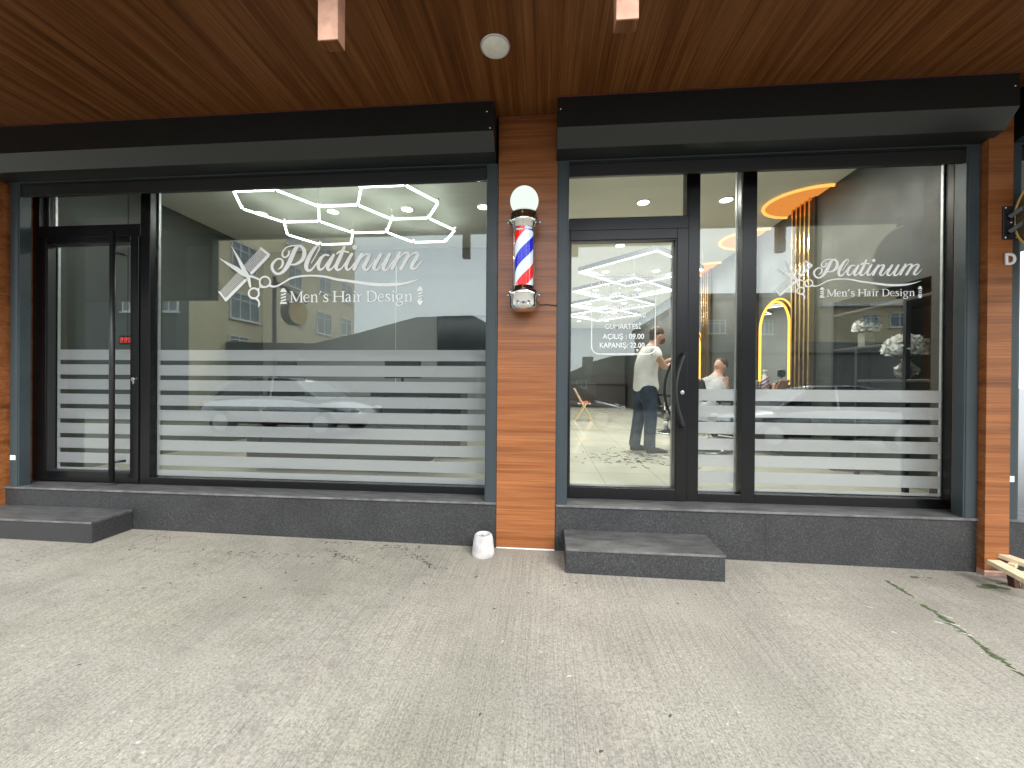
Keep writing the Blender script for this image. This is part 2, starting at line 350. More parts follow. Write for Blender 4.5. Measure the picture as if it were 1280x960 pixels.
# piers clad in laminate
def pier(x0, x1, y0, label, joints):
    p = empty('clad_pillar', ((x0+x1)/2, y0, gz((x0+x1)/2)), label, 'pillar', 'wood laminate pillars of the shopfront')
    zs = [.02]+joints+[ZC-.02]
    b = MB()
    for a, c in zip(zs[:-1], zs[1:]): b.box(x0, x1, y0, .298, a+.0015, c-.0015)
    b.build('cladding', M['clad'], p, .0015, 1)
    b = MB().box(x0+.004, x1-.004, y0+.004, .296, gz((x0+x1)/2)-.02, ZC); b.build('core', M['copper'], p)
    MB().box(x0, x1, y0-.012, y0, ZC-.035, ZC-.002).build('top_trim', M['clad'], p, .003)
    if len(joints): MB().box(x0+.002, x1-.002, y0-.001, y0+.002, gz(0), .018).build('base_strip', M['white'], p)
    return p
pier(-.405, .085, 0, 'narrow orange wood pillar between the two shopfronts, behind the barber pole', [.925, 2.28])
pier(3.285, 3.452, -.05, 'orange wood pillar at the right edge with letter D and a sign bracket', [1.08, 2.25])
pier(-5.75, -5.055, -.055, 'orange wood pillar cut off by the left edge of the picture', [1.0, 2.2])

# granite plinths
def plinth(x0, x1, label, joints):
    p = empty('granite_plinth', ((x0+x1)/2, 0, 0), label, 'plinth', 'dark granite plinths under the windows')
    b = MB(); xs = [x0]+joints+[x1]
    for a, c in zip(xs[:-1], xs[1:]): b.box(a+.0008, c-.0008, .004, .31, -.08, .372)
    b.build('facing', M['granite'], p)
    MB().box(x0, x1, -.008, .31, .373, .395).build('sill', M['tread'], p, .003)
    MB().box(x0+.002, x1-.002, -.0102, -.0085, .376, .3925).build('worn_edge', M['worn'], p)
plinth(-5.054, -.408, 'long dark grey granite base under the left shop window', [-4.06, -2.3])
plinth(.088, 3.283, 'dark speckled granite base under the right shop window and door', [1.75])
plinth(3.455, 6.2, 'granite base of the next shop, a sliver at the right edge', [])

# steps
def step(x0, x1, y0, z1, y1, label):
    p = empty('granite_step', ((x0+x1)/2, y0, gz(x0)), label, 'step', 'dark granite steps')
    MB().box(x0, x1, y0, y1, gz(x0)-.05, z1-.021).build('riser', M['granite'], p, .002)
    MB().box(x0-.002, x1+.003, y0-.006, y1, z1-.02, z1).build('tread', M['tread'], p, .002)
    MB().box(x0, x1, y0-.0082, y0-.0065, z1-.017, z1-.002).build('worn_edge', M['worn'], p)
step(.16, 1.28, -.378, .19, 0, 'small black granite step in front of the right glass door')
step(-5.4, -3.742, -.325, .22, 0, 'wide granite step in front of the left glass door, dusty on top')

# canopy with wood soffit
c = empty('canopy', (0, -1, ZC), 'deep canopy over the pavement with dark brown wood grain underside', 'canopy')
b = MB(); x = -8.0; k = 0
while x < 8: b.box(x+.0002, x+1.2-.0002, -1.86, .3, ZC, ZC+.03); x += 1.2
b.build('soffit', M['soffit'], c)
MB().box(-8, 8, -1.92, .3, ZC+.032, ZC+.4).build('slab', M['shutter'], c)
MB().box(-8, 8, -1.95, -1.865, ZC-.04, ZC+.42).build('fascia', M['shutter'], c, .004)
MB().box(-9, 9, .345, YB+.5, ZI+.21, ZI+.5).build('roof_slab', M['grey_b'], c)
u = empty('upper_wall', (0, .3, ZC), 'plain grey wall of the building above the shop, out of view', 'wall')
MB().box(-9, 9, .31, .34, 3.3, 8).build('wall', M['grey_b'], u)
# dark cladded panels that close the canopy on both sides
for (x0, x1, z0, lab) in ((-8.0, -5.0, 2.62, 'large dark signboard hanging below the left end of the canopy, seen reflected'), (4.62, 8.0, 2.55, 'large dark signboard hanging below the right end of the canopy, seen reflected')):
    o = empty('hanging_signboard', ((x0+x1)/2, -1.8, z0), lab, 'signboard', 'dark boards closing the canopy ends')
    MB().box(x0, x1, -1.84, -1.72, z0, ZC-.002).build('board', M['shutter'], o, .005)
    MB().box(x0+(0 if x0 > 0 else 2.6), x0+(.3 if x0 > 0 else 2.95), -1.716, -1.70, z0+.02, ZC-.2).build('side_strip', M['grey_b'], o, .003)

# copper coloured hanging posts
for x, lab in ((-1.07, 'left of the two copper posts hanging from the canopy'), (.36, 'copper post hanging from the canopy, right of the round lamp'), (2.92, 'copper post near the right end of the canopy, seen only in the window reflection')):
    o = empty('hanging_post', (x, -1.415, 3.06), lab, 'post', 'copper coloured posts hanging from the canopy')
    MB().box(x-.051, x+.051, -1.45, -1.38, 3.064, ZC-.001).build('shaft', M['copper'], o, .0015, 1)
    MB().box(x-.049, x+.049, -1.448, -1.382, 3.06, 3.0638).build('wood_reflection', M['soffit'], o)  # dark wood reflection on the post's underside, put into its colour

# round ceiling lamp (off)
p = pz(619, 58, ZC); o = empty('round_ceiling_lamp', p, 'round frosted white lamp set flush in the canopy ceiling', 'ceiling lamp')
MB().lathe([(.0, -.006), (.085, -.006), (.089, -.003)], (p.x, p.y, p.z), 40).build('diffuser', simple('frosted_acrylic_lamp', (.80, .80, .74), .5, 0, .08, 30), o)
MB().lathe([(.089, -.001), (.089, -.008), (.096, -.006), (.098, 0)], (p.x, p.y, p.z), 40).build('rim', M['spacer'], o)

# ------------------------------------------------------------------ roller shutters
def shutter(x0, x1, r0, r1, lab, bolts):
    s = empty('roller_shutter', ((x0+x1)/2, 0, 3.2), lab, 'shutter', 'rolled up shutters over the windows')
    MB().prismx([(-.21, 3.619), (-.21, 3.378), (-.117, 3.265), (.0, 3.235), (.3, 3.235), (.3, 3.619)], x0, x1).build('housing', M['shutter'], s, .004)
    MB().box(x0-.001, x1+.001, -.2115, -.2, 3.61, 3.6185).build('top_edge', M['redtrim'], s)
    MB().box(r0+.002, r1-.002, .008, .03, 3.104, 3.236).build('bottom_rail', M['shutter'], s, .003)
    MB().box(r0+.002, r1-.002, .002, .008, 3.205, 3.212).build('brush_seal', M['black'], s)
    MB().box(x0+.01, x1-.01, -.005, .005, 3.226, 3.2348).build('lip', M['rail'], s, .002)
    w = .097
    for a, bb in ((r0-w, r0), (r1, r1+w)):
        b = MB().box(a, bb, 0, .085, .396, 3.233); b.box(a+.012, bb-.012, -.004, 0, .396, 3.20); b.build('guide_rail', M['rail'], s, .003)
    for (bx, bz) in bolts: MB().ball((bx, -.212, bz), (.007, .004, .007), 10, 6).build('bolt', M['steel'], s)
    return s
shutter(-5.5, -.423, -4.905, -.505, 'wide anthracite roller shutter box above the left shopfront', [(-.475, 3.53), (-.45, 3.40)])
shutter(.076, 3.32, .182, 3.18, 'anthracite roller shutter box above the right shopfront with a slanted right end', [(.10, 3.52), (3.285, 3.52)])
shutter(3.50, 7.5, 3.56, 7.4, 'roller shutter of the next shop, a sliver at the right edge', [])
# little stickers on the rails
for (x, z, lab) in ((-4.962, .665, 'small white sticker on the far left shutter rail'), (3.50, .70, 'small white sticker on the shutter rail at the right edge')):
    o = MB().box(x-.028, x+.028, -.0062, -.0045, z-.022, z+.022); o = o.build('sticker', M['white']); tag(o, lab, 'sticker')

# ------------------------------------------------------------------ shop windows and doors
Y0, Y1 = .20, .30
def pane(name, x0, x1, z0, z1, par): return MB().box(x0-.008, x1+.008, YG, YG+.008, z0-.008, z1+.008).build(name, M['glass'], par)
def stripes(par, x0, x1, ztop, pitch, h, zmin, n=12):
    for k in range(n):
        a = ztop-k*pitch; lo = max(a-h, zmin)
        if a <= zmin+.01: break
        MB().box(x0, x1, YG+.0095, YG+.0105, lo, a).build('frosted_stripe', M['frost'], par)
def frame(mb, x0, x1, z0, z1): return mb.box(x0, x1, Y0, Y1, z0, z1)
def leaf(par, x0, x1, z0, z1, gx0, gx1, gz0, gz1):
    b = MB(); y0, y1 = Y0-.012, Y1-.01
    b.box(x0, gx0, y0, y1, z0, z1); b.box(gx1, x1, y0, y1, z0, z1); b.box(gx0, gx1, y0, y1, z0, gz0); b.box(gx0, gx1, y0, y1, gz1, z1)
    b.build('leaf_frame', M['black'], par, .003)
    b = MB(); t = .01
    b.box(gx0, gx0+t, Y0-.002, YG-.001, gz0, gz1); b.box(gx1-t, gx1, Y0-.002, YG-.001, gz0, gz1); b.box(gx0+t, gx1-t, Y0-.002, YG-.001, gz0, gz0+t); b.box(gx0+t, gx1-t, Y0-.002, YG-.001, gz1-t, gz1)
    b.build('gasket', M['handle'], par)
    pane('pane', gx0+.004, gx1-.004, gz0+.004, gz1-.004, par)
def edges(par, x, z0, z1, w=.012):
    MB().box(x, x+w, YG+.0105, YG+.03, z0, z1).build('glazing_spacer', M['spacer'], par)

ST = 1.694; PITCH_S = .1465
# left window
wl = empty('shop_window', (-2.2, .25, .395), 'large left shop window with white lettering and nine frosted stripes', 'shop window', 'shop windows')
b = MB(); frame(b, -5.068, -4.985, .396, 3.33); frame(b, -3.897, -3.795, .396, 3.33); frame(b, -.522, -.41, .396, 3.33)
frame(b, -3.795, -.522, .396, .462); frame(b, -4.985, -3.897, 2.79, 2.905); frame(b, -4.985, -3.897, .396, .402); frame(b, -4.985, -3.897, 3.24, 3.33); frame(b, -3.795, -.522, 3.24, 3.33)
b.build('frame', M['black'], wl, .003)
pane('pane', -3.795, -.522, .462, 3.24, wl); pane('transom_pane', -4.985, -3.897, 2.905, 3.24, wl)
edges(wl, -3.790, .47, 3.24); edges(wl, -4.965, 2.91, 3.24, .03); edges(wl, -4.925, 2.91, 3.24, .02)
stripes(wl, -3.772, -.53, ST, PITCH_S, .102, .466)
MB().box(-5.10, -5.07, .087, .3, .396, 3.23).build('side_reveal', M['clad'], wl)
# left door
dl = empty('glass_door', (-4.45, .22, .40), 'closed black framed glass door on the far left with a tall straight bar handle', 'door', 'glass shop doors')
leaf(dl, -4.978, -3.90, .408, 2.785, -4.895, -3.987, .497, 2.73)
edges(dl, -4.880, .51, 2.72, .008); stripes(dl, -4.868, -3.99, ST+.004, PITCH_S, .102, .505)
h = MB().tube([(-4.072, .10, .435), (-4.072, .10, 2.80)], .022, 18).build('bar_handle', M['handle'], dl)
for z in (.62, 2.6): MB().tube([(-4.072, .105, z), (-4.03, .19, z)], .012, 10).build('handle_mount', M['handle'], dl)
l = MB().disc((-3.945, Y0-.02, 1.405), (0, 1, 0), .02, .016, 20).build('lock', M['steel'], dl, .002)
MB().box(-3.953, -3.937, Y0-.022, Y0-.013, 1.36, 1.41).build('keyhole_plate', M['steel'], dl, .002)
# right window (two fixed panes + light over the door)
wr = empty('shop_window', (2.2, .25, .395), 'right shop window of a narrow and a wide pane with small white lettering', 'shop window', 'shop windows')
b = MB(); frame(b, .09, .118, .396, 3.33); frame(b, 1.209, 1.303, .396, 3.33); frame(b, 1.652, 1.765, .396, 3.33); frame(b, 3.282, 3.352, .396, 3.33)
frame(b, 1.303, 1.652, .396, .466); frame(b, 1.765, 3.282, .396, .474); frame(b, .118, 1.209, 2.732, 2.84); frame(b, .118, .193, 2.84, 3.24); frame(b, 1.19, 1.209, 2.84, 3.24)
frame(b, .118, 1.209, 3.24, 3.33); frame(b, 1.303, 1.652, 3.24, 3.33); frame(b, 1.765, 3.282, 3.24, 3.33)
b.build('frame', M['black'], wr, .003)
pane('transom_pane', .193, 1.19, 2.84, 3.24, wr); pane('narrow_pane', 1.303, 1.652, .466, 3.24, wr); pane('wide_pane', 1.765, 3.282, .474, 3.24, wr)
SR = py(900, 486.5, YG+.01).z
stripes(wr, 1.306, 1.642, SR, .1425, .100, .47); stripes(wr, 1.768, 3.272, SR+.002, .1425, .100, .48)
edges(wr, 1.630, .48, 3.24, .008); edges(wr, 3.268, .48, 3.24, .01)
MB().box(3.354, 3.375, .087, .298, .396, 3.23).build('side_reveal', M['clad'], wr)
# right door
dr = empty('glass_door', (.66, .22, .40), 'clear glass door right of the barber pole with opening hours and a curved handle', 'door', 'glass shop doors')
leaf(dr, .122, 1.205, .40, 2.728, .208, 1.112, .495, 2.642)
edges(dr, 1.098, .50, 2.64, .007)
def bow(y, sx, nm):
    pts = []
    for i in range(21):
        t = i/20; z = 1.655-.62*t; pts.append((1.158-sx*math.sin(math.pi*t), y-.02*math.sin(math.pi*t), z))
    return MB().tube(pts, .011, 12).build(nm, M['handle'], dr)
bow(.12, .075, 'curved_handle'); bow(.36, .10, 'inner_handle')
for z in (1.655, 1.035):
    MB().tube([(1.158, .12, z), (1.158, .19, z)], .011, 10).build('handle_mount', M['handle'], dr)
    MB().tube([(1.158, .36, z), (1.158, .288, z)], .011, 10).build('handle_mount', M['handle'], dr)
MB().disc((1.160, Y0-.016, 1.325), (0, 1, 0), .016, .012, 20).build('lock', M['steel'], dr, .002)

# ------------------------------------------------------------------ lettering cut in white vinyl
def catmull(pts, k=7):
    out = []; P = [pts[0]]+list(pts)+[pts[-1]]
    for i in range(1, len(P)-2):
        p0, p1, p2, p3 = [np.array(q, float) for q in P[i-1:i+3]]
        for j in range(k):
            t = j/k; out.append(.5*((2*p1)+(-p0+p2)*t+(2*p0-5*p1+4*p2-p3)*t*t+(-p0+3*p1-3*p2+p3)*t**3))
    out.append(np.array(pts[-1], float)); return out
LAY = [0]
class Decal:                                                # strokes drawn flat on the glass plane
    def __init__(s, tf): s.mb = MB(); s.tf = tf
    def _put(s, quads):
        y = YG-.0012-LAY[0]*.00002; LAY[0] = (LAY[0]+1) % 40
        for q in quads:
            s.mb.add([(x, y, z) for x, z in q], [tuple(range(len(q)))])
    def stroke(s, pts, smooth=True, cap=True):
        P = catmull(pts) if smooth and len(pts) > 2 else [np.array(p, float) for p in pts]
        L = []
        for i, p in enumerate(P):
            d = P[min(i+1, len(P)-1)][:2]-P[max(i-1, 0)][:2]; d = d/(np.linalg.norm(d)+1e-9); nn = np.array([-d[1], d[0]])
            L.append((p[:2]+nn*p[2]/2, p[:2]-nn*p[2]/2))
        q = [[s.tf(*L[i][0]), s.tf(*L[i][1]), s.tf(*L[i+1][1]), s.tf(*L[i+1][0])] for i in range(len(L)-1)]
        s._put(q)
        if cap:
            for e in (P[0], P[-1]): s.dot(e[0], e[1], e[2]/2*.98)
    def dot(s, x, y, r, n=14): s._put([[s.tf(x+r*math.cos(2*math.pi*k/n), y+r*math.sin(2*math.pi*k/n)) for k in range(n)]])
    def ring(s, x, y, r, w, n=28): s.stroke([(x+r*math.cos(2*math.pi*k/n), y+r*math.sin(2*math.pi*k/n), w) for k in range(n+1)], False, False)
    def poly(s, pts): s._put([[s.tf(*p) for p in pts]])
    def build(s, name, par): return s.mb.build(name, M['vinyl'], par)

def decal_set(par, tf):
    # coordinates: 12.8 units per unit of the traced lettering
    A = Decal(tf)
    O = 1216
    A.stroke([(160,470,6),(215,430,34),(238,360,40),(215,310,30),(150,305,32),(78,375,44),(66,450,48),(110,522,44),(180,540,40),(250,495,54),(320,400,70),(380,270,72),(430,160,66),(480,92,40)])
    A.stroke([(338,185,34),(325,240,30),(275,278,26),(232,248,32),(240,180,26),(300,118,22),(390,92,22),(470,90,24),(555,78,8)])
    A.stroke([(480,92,20),(560,130,52),(582,220,68),(545,320,58),(450,385,36),(370,392,24),(290,380,8)])
    A.stroke([(690,370,12),(770,240,16),(828,125,22),(800,92,22),(740,140,50),(660,270,68),(612,400,68),(630,480,50),(690,478,34),(760,395,22),(840,270,18)])
    A.stroke([(970,245,30),(905,240,32),(845,300,50),(805,400,54),(825,472,44),(885,450,26),(940,370,18),(1000,285,16)])
    A.stroke([(1050,240,48),(995,340,62),(955,430,58),(972,478,42),(1025,455,24),(1085,375,18),(1140,290,14)])
    A.stroke([(1222,110,44),(1160,260,62),(1092,415,60),(1108,474,44),(1165,462,24),(1225,385,18),(1275,300,14)])
    A.stroke([(1100,222,22),(1135,192,32),(1200,180,34),(1290,195,26)])
    A.stroke([(O+128,222,46),(O+70,320,54),(O+34,420,52),(O+52,474,40),(O+102,455,24),(O+160,380,18),(O+205,310,12)])
    A.dot(O+175, 115, 42)
    A.stroke([(O+282,228,46),(O+220,340,60),(O+160,465,54)])
    A.stroke([(O+170,440,14),(O+250,320,16),(O+330,235,26),(O+400,232,48),(O+382,300,58),(O+322,420,58),(O+334,474,40),(O+385,468,24),(O+440,395,18),(O+500,310,12)])
    A.stroke([(O+590,228,46),(O+530,330,58),(O+482,430,54),(O+502,476,40),(O+552,465,24),(O+610,390,16),(O+660,320,12)])
    A.stroke([(O+730,228,46),(O+672,340,60),(O+632,440,56),(O+652,480,38),(O+702,465,24),(O+760,380,16),(O+805,310,12)])
    A.stroke([(O+890,208,46),(O+830,330,60),(O+772,455,54)])
    A.stroke([(O+790,420,14),(O+880,290,16),(O+960,215,26),(O+1032,215,46),(O+1000,300,56),(O+912,458,54)])
    A.stroke([(O+930,420,12),(O+1020,300,16),(O+1110,215,26),(O+1184,220,46),(O+1150,300,58),(O+1082,420,56),(O+1102,458,40),(O+1152,445,24),(O+1210,380,16),(O+1262,320,6)])
    A.build('script_lettering', par)
    A = Decal(tf)
    A.stroke([(-10,725,18),(30,740,20),(90,748,24),(160,730,26),(250,680,26),(370,612,28),(520,580,30),(700,570,28),(900,585,34),(1100,630,38),(O,645,38),(O+200,675,44),(O+400,704,50),(O+600,718,52),(O+800,714,50),(O+950,698,38),(O+1100,660,22),(O+1240,612,5)])
    A.build('swoosh', par)
    # scissors: traced at 12 units, origin (270,305) -> convert
    cv = lambda x, y: ((270+x/12-335)*12.8, (305+y/12-300)*12.8)
    e = lambda L: [(*cv(x, y), w*12.8/12) for x, y, w in L]
    A = Decal(tf)
    A.stroke(e([(235,38,6),(330,210,36),(425,400,64),(482,500,54),(515,640,32)]))
    A.stroke(e([(60,218,6),(200,310,42),(325,385,66),(430,470,44),(540,490,32),(655,535,26)]))
    A.ring(*cv(568,740), 76*1.067, 30); A.ring(*cv(735,568), 78*1.067, 28)
    A.stroke(e([(600,815,40),(636,850,28),(650,900,26),(636,940,16)]))
    A.stroke(e([(640,670,28),(640,740,20)])); A.stroke(e([(655,530,24),(660,650,20),(735,650,24)]), False)
    A.stroke(e([(505,500,20),(520,640,20)])); A.stroke(e([(800,605,24),(850,632,20),(900,632,18)]))
    A.build('scissors_emblem', par)
    A = Decal(tf)
    A.stroke(e([(150,838,46),(440,545,46)]), False); A.stroke(e([(535,435,46),(785,175,46)]), False)
    A.stroke(e([(45,716,22),(150,842,34)]), False); A.stroke(e([(668,58,24),(792,160,40)]), False)
    import itertools
    for k in range(46):
        t = k/45
        tip = (62+(650-62)*t, 706+(72-706)*t); ft = (150+(785-150)*t, 835+(175-835)*t)
        if .46 < t < .60: continue
        a = (tip[0], tip[1]); bq = (tip[0]+(ft[0]-tip[0])*.86, tip[1]+(ft[1]-tip[1])*.86)
        A.stroke(e([(*a, 7.5), (*bq, 7.5)]), False, False)
    A.build('comb_emblem', par)
    # small barber pole marks
    def mark(x0, x1, y0, y1, dome):
        A = Decal(tf); w = x1-x0; cx = (x0+x1)/2; hh = y1-y0
        A.poly([(cx+.38*w*math.cos(math.pi*k/8), y0+.20*hh-.20*hh*math.sin(math.pi*k/8)) for k in range(9)])
        A.poly([(x0, y0+.18*hh), (x1, y0+.18*hh), (x1-6, y0+.25*hh), (x0+6, y0+.25*hh)])
        a, bb = x0+12, x1-12; s0 = y0+.30*hh; s1 = y1-(.24 if dome else .14)*hh; q = (s1-s0)/3
        for k in range(3): A.poly([(a, s0+q*(k+.55)), (a, s0+q*(k+1.0)), (bb, s0+q*(k+.5)), (bb, s0+q*k)])
        if dome:
            A.poly([(x0, y1-.24*hh), (x1, y1-.24*hh), (x1, y1-.18*hh), (x0, y1-.18*hh)])
            A.poly([(cx+.40*w*math.cos(math.pi*k/8), y1-.18*hh+.18*hh*math.sin(math.pi*k/8)) for k in range(9)])
        else: A.poly([(x0+4, y1-.12*hh), (x1-4, y1-.12*hh), (x1+2, y1), (x0-2, y1)])
        A.build('barber_pole_mark', par)
    yb = 12.8*50
    mark(130-5*0+64, 235+64, yb+130, yb+380, False) if False else None
    mark((340-335)*12.8+130, (340-335)*12.8+235, yb+130, yb+382, False)
    mark((435-335)*12.8+1105, (435-335)*12.8+1205, yb+100, yb+400, True)
    # serif tag line: strokes in cap-height units, (x, y up)
    T, N = .135, .06
    def ser(x, y=0, w=.16): return [[(x-w, y+.025, .05), (x+w, y+.025, .05)]]
    G = {
     'M': [[(.14,0,N),(.14,1,N)],[(.14,1,T),(.52,.06,T*.9)],[(.52,.06,N),(.92,1,N)],[(.93,0,T),(.93,1,T)]]+ser(.14)+ser(.93)+[[(0,.975,.05),(.16,.975,.05)],[(.92,.975,.05),(1.08,.975,.05)]],
     'H': [[(.16,0,T),(.16,1,T)],[(.84,0,T),(.84,1,T)],[(.16,.52,N),(.84,.52,N)]]+ser(.16)+ser(.84)+ser(.16,.95)+ser(.84,.95),
     'D': [[(.17,0,T),(.17,1,T)],[(0,.975,.05),(.2,.975,.05)],[(0,.025,.05),(.2,.025,.05)],['c',(.17,.965,N),(.5,.965,N),(.80,.80,T*.8),(.88,.5,T),(.80,.2,T*.8),(.5,.035,N),(.17,.035,N)]],
     'e': [['c',(.10,.40,N),(.52,.42,N),(.48,.62,N),(.30,.70,N),(.12,.58,T*.7),(.07,.36,T),(.15,.12,T*.8),(.34,.03,N),(.54,.14,N)]],
     'n': [[(.15,0,T*.9),(.15,.66,T*.9)],['c',(.18,.52,N),(.34,.68,N),(.50,.62,T*.8),(.54,.42,T*.9)],[(.54,.45,T*.9),(.54,0,T*.9)],[(.02,.65,.05),(.16,.66,.05)]]+ser(.15,0,.13)+ser(.54,0,.13),
     "'": [[(.20,1.0,.10),(.04,.66,.03)]],
     's': [['c',(.46,.60,N),(.30,.70,N),(.13,.62,T*.7),(.12,.48,T*.7),(.28,.38,T),(.44,.26,T*.8),(.42,.10,T*.7),(.24,.02,N),(.06,.10,N)],[(.46,.66,.05),(.46,.5,.04)],[(.06,.02,.05),(.06,.2,.04)]],
     'a': [['c',(.10,.56,T*.7),(.22,.68,N),(.40,.66,T*.7),(.45,.48,T*.9)],[(.45,.5,T*.9),(.45,.08,T*.9)],['c',(.44,.40,N),(.22,.36,N),(.10,.24,T*.8),(.12,.08,T*.8),(.28,.05,N),(.44,.16,N)],[(.43,.04,.05),(.58,.05,.05)]],
     'i': [[(.14,0,T*.9),(.14,.66,T*.9)],[(.02,.65,.05),(.15,.66,.05)],['d',(.14,.93,.075)]]+ser(.14,0,.13),
     'r': [[(.14,0,T*.9),(.14,.66,T*.9)],['c',(.17,.48,N),(.28,.64,N),(.42,.66,T*.9)],[(.02,.65,.05),(.15,.66,.05)]]+ser(.14,0,.13),
     'g': [['c',(.30,.70,N),(.14,.62,T*.7),(.10,.45,T*.8),(.16,.28,T*.6),(.30,.22,N),(.46,.30,T*.6),(.50,.46,T*.8),(.45,.62,T*.6),(.30,.70,N)],
           ['c',(.20,.24,N),(.14,.12,T*.6),(.22,.04,N),(.42,.02,T*.7),(.56,-.08,T*.7),(.54,-.24,T*.6),(.34,-.34,N),(.12,-.30,T*.6),(.06,-.16,T*.6),(.20,-.02,N)],[(.46,.62,.06),(.64,.68,.07)]]}
    txt = [('M',285,500,1.08),('e',500,600,.58),('n',612,740,.68),("'",745,790,.24),('s',815,900,.5),('H',972,1168,1.0),('a',1170,1265,.58),
           ('i',O+80+64-64,O+130,.28),('r',O+145,O+228,.46),('D',O+295,O+462,.94),('e',O+475,O+578,.58),('s',O+592,O+680,.5),('i',O+700,O+752,.28),('g',O+765,O+890,.64),('n',O+905,O+1035,.68)]
    A = Decal(tf); cap = 176
    for ch, x0, x1, w in txt:
        x0 += 64; x1 += 64
        base_y = yb+357-(x0-350)*.0055
        for st in G[ch]:
            kd = st[0] if isinstance(st[0], str) else None; pts = st[1:] if kd else st
            q = [(x0+p_[0]/w*(x1-x0), base_y-p_[1]*cap, p_[2]*cap*1.05) for p_ in pts]
            if kd == 'd': A.dot(q[0][0], q[0][1], q[0][2])
            else: A.stroke(q, kd == 'c', False)
    A.build('serif_lettering', par)
YD = YG-.001
def tfL(x, y): p = py(335+x/12.8, 300+y/12.8, YD); return (p.x, p.z)
decal_set(wl, tfL)
a1, a2 = py(273.3, 364.6, YD), py(529, 369, YD); b1, b2 = py(968.7, 362.5, YD), py(1152.8, 364, YD)
t1, t2 = py(289.5, 308, YD), py(525, 380.8, YD); s1, s2 = py(980.4, 324.6, YD), py(1150, 372.5, YD)
kx = (b2.x-b1.x)/(a2.x-a1.x); kz = (s1.z-s2.z)/(t1.z-t2.z)
def tfR(x, y): q = tfL(x, y); return (b1.x+(q[0]-a1.x)*kx, s1.z+(q[1]-t1.z)*kz)
decal_set(wr, tfR)
# opening hours on the door
A = Decal(lambda x, y: (lambda p: (p.x, p.z))(py(x, y, YD)))
pts = []
x0, x1, y0, y1, r = 739.5, 819, 345.5, 442.5, 9
for cx, cy, a0 in ((x1-r, y0+r, -90), (x1-r, y1-r, 0), (x0+r, y1-r, 90), (x0+r, y0+r, 180)):
    for k in range(7): t = R(a0+15*k); pts.append((cx+r*math.cos(t), cy+r*math.sin(t), 1.25))
pts.append(pts[0]); A.stroke(pts, False, False); A.build('hours_border', dr)
def text(body, u, v, h, width, par, name='hours_lettering', mat='vinyl', Y=YD, off=.006):
    cu = bpy.data.curves.new('t', 'FONT'); cu.body = body; cu.align_x = 'CENTER'; cu.size = 1; cu.offset = off
    o = bpy.data.objects.new('t', cu); S.collection.objects.link(o); bpy.context.view_layer.update()
    me = bpy.data.meshes.new_from_object(o.evaluated_get(bpy.context.evaluated_depsgraph_get())); bpy.data.objects.remove(o)
    co = [v_.co.copy() for v_ in me.vertices]; wx = max(c_.x for c_ in co)-min(c_.x for c_ in co); mxx = (max(c_.x for c_ in co)+min(c_.x for c_ in co))/2
    c0 = py(u, v, Y); wl_, wr_ = py(u-width/2, v, Y), py(u+width/2, v, Y); s = (wr_.x-wl_.x)/wx
    zt = py(u, v-h, Y).z-c0.z; sz = zt/.73; off_ = LOC.get(par, Vector((0, 0, 0)))
    for v_ in me.vertices:
        v_.co = Vector((c0.x+(v_.co.x-mxx)*s, Y-.0006, c0.z+v_.co.y*sz))-off_
    me.materials.clear(); me.materials.append(M[mat]); q = bpy.data.objects.new(name, me); S.collection.objects.link(q)
    if par: q.parent = par
    return q
for body, u, v, h, w in (('HOŞGELDİNİZ', 780, 359, 8, 64), ('HAFTA İÇİ', 779.5, 373, 6.5, 37), ('AÇILIŞ : 09.00', 779, 386.5, 6.5, 51), ('KAPANIŞ: 22.00', 779, 397, 6.5, 56),
                         ('CUMARTESİ', 778.5, 411, 6.5, 45), ('AÇILIŞ : 09.00', 779, 423.5, 6.5, 52), ('KAPANIŞ: 22.00', 777.5, 434.5, 6.5, 56)):
    text(body, u, v, h, w, dr, off=.012)
# letter D on the right pillar
o = text('D', 1261.5, 331, 14.5, 13, None, 'letter_sign', 'white', -.056, .03)
m = o.modifiers.new('t', 'SOLIDIFY'); m.thickness = .012; m.offset = 1
tag(o, 'raised white capital letter D on the right wood pillar', 'letter')

# ------------------------------------------------------------------ barber pole
bx, byy = -.18, -.135
bp = empty('barber_pole', (bx, byy, 1.95), 'lit barber pole with round white globe, red white and blue stripes and chrome caps', 'barber pole')
MB().ball((bx, byy, 2.85), .113, 32, 20).build('globe', M['globe'], bp)
MB().lathe([(.0, 2.755), (.07, 2.76), (.10, 2.755), (.112, 2.735), (.112, 2.70), (.122, 2.692), (.124, 2.668), (.115, 2.655), (.102, 2.648), (.098, 2.625), (.09, 2.62), (0, 2.62)], (bx, byy, 0), 48).build('top_cap', M['chrome'], bp)
MB().lathe([(0, 2.165), (.09, 2.165), (.098, 2.16), (.10, 2.14), (.112, 2.13), (.122, 2.118), (.122, 2.09), (.112, 2.08), (.112, 2.015), (.10, 1.985), (.07, 1.968), (0, 1.965)], (bx, byy, 0), 48).build('bottom_cap', M['chrome'], bp)
MB().lathe([(.092, 2.62), (.092, 2.165)], (bx, byy, 0), 48).build('clear_cylinder', M['clear'], bp)
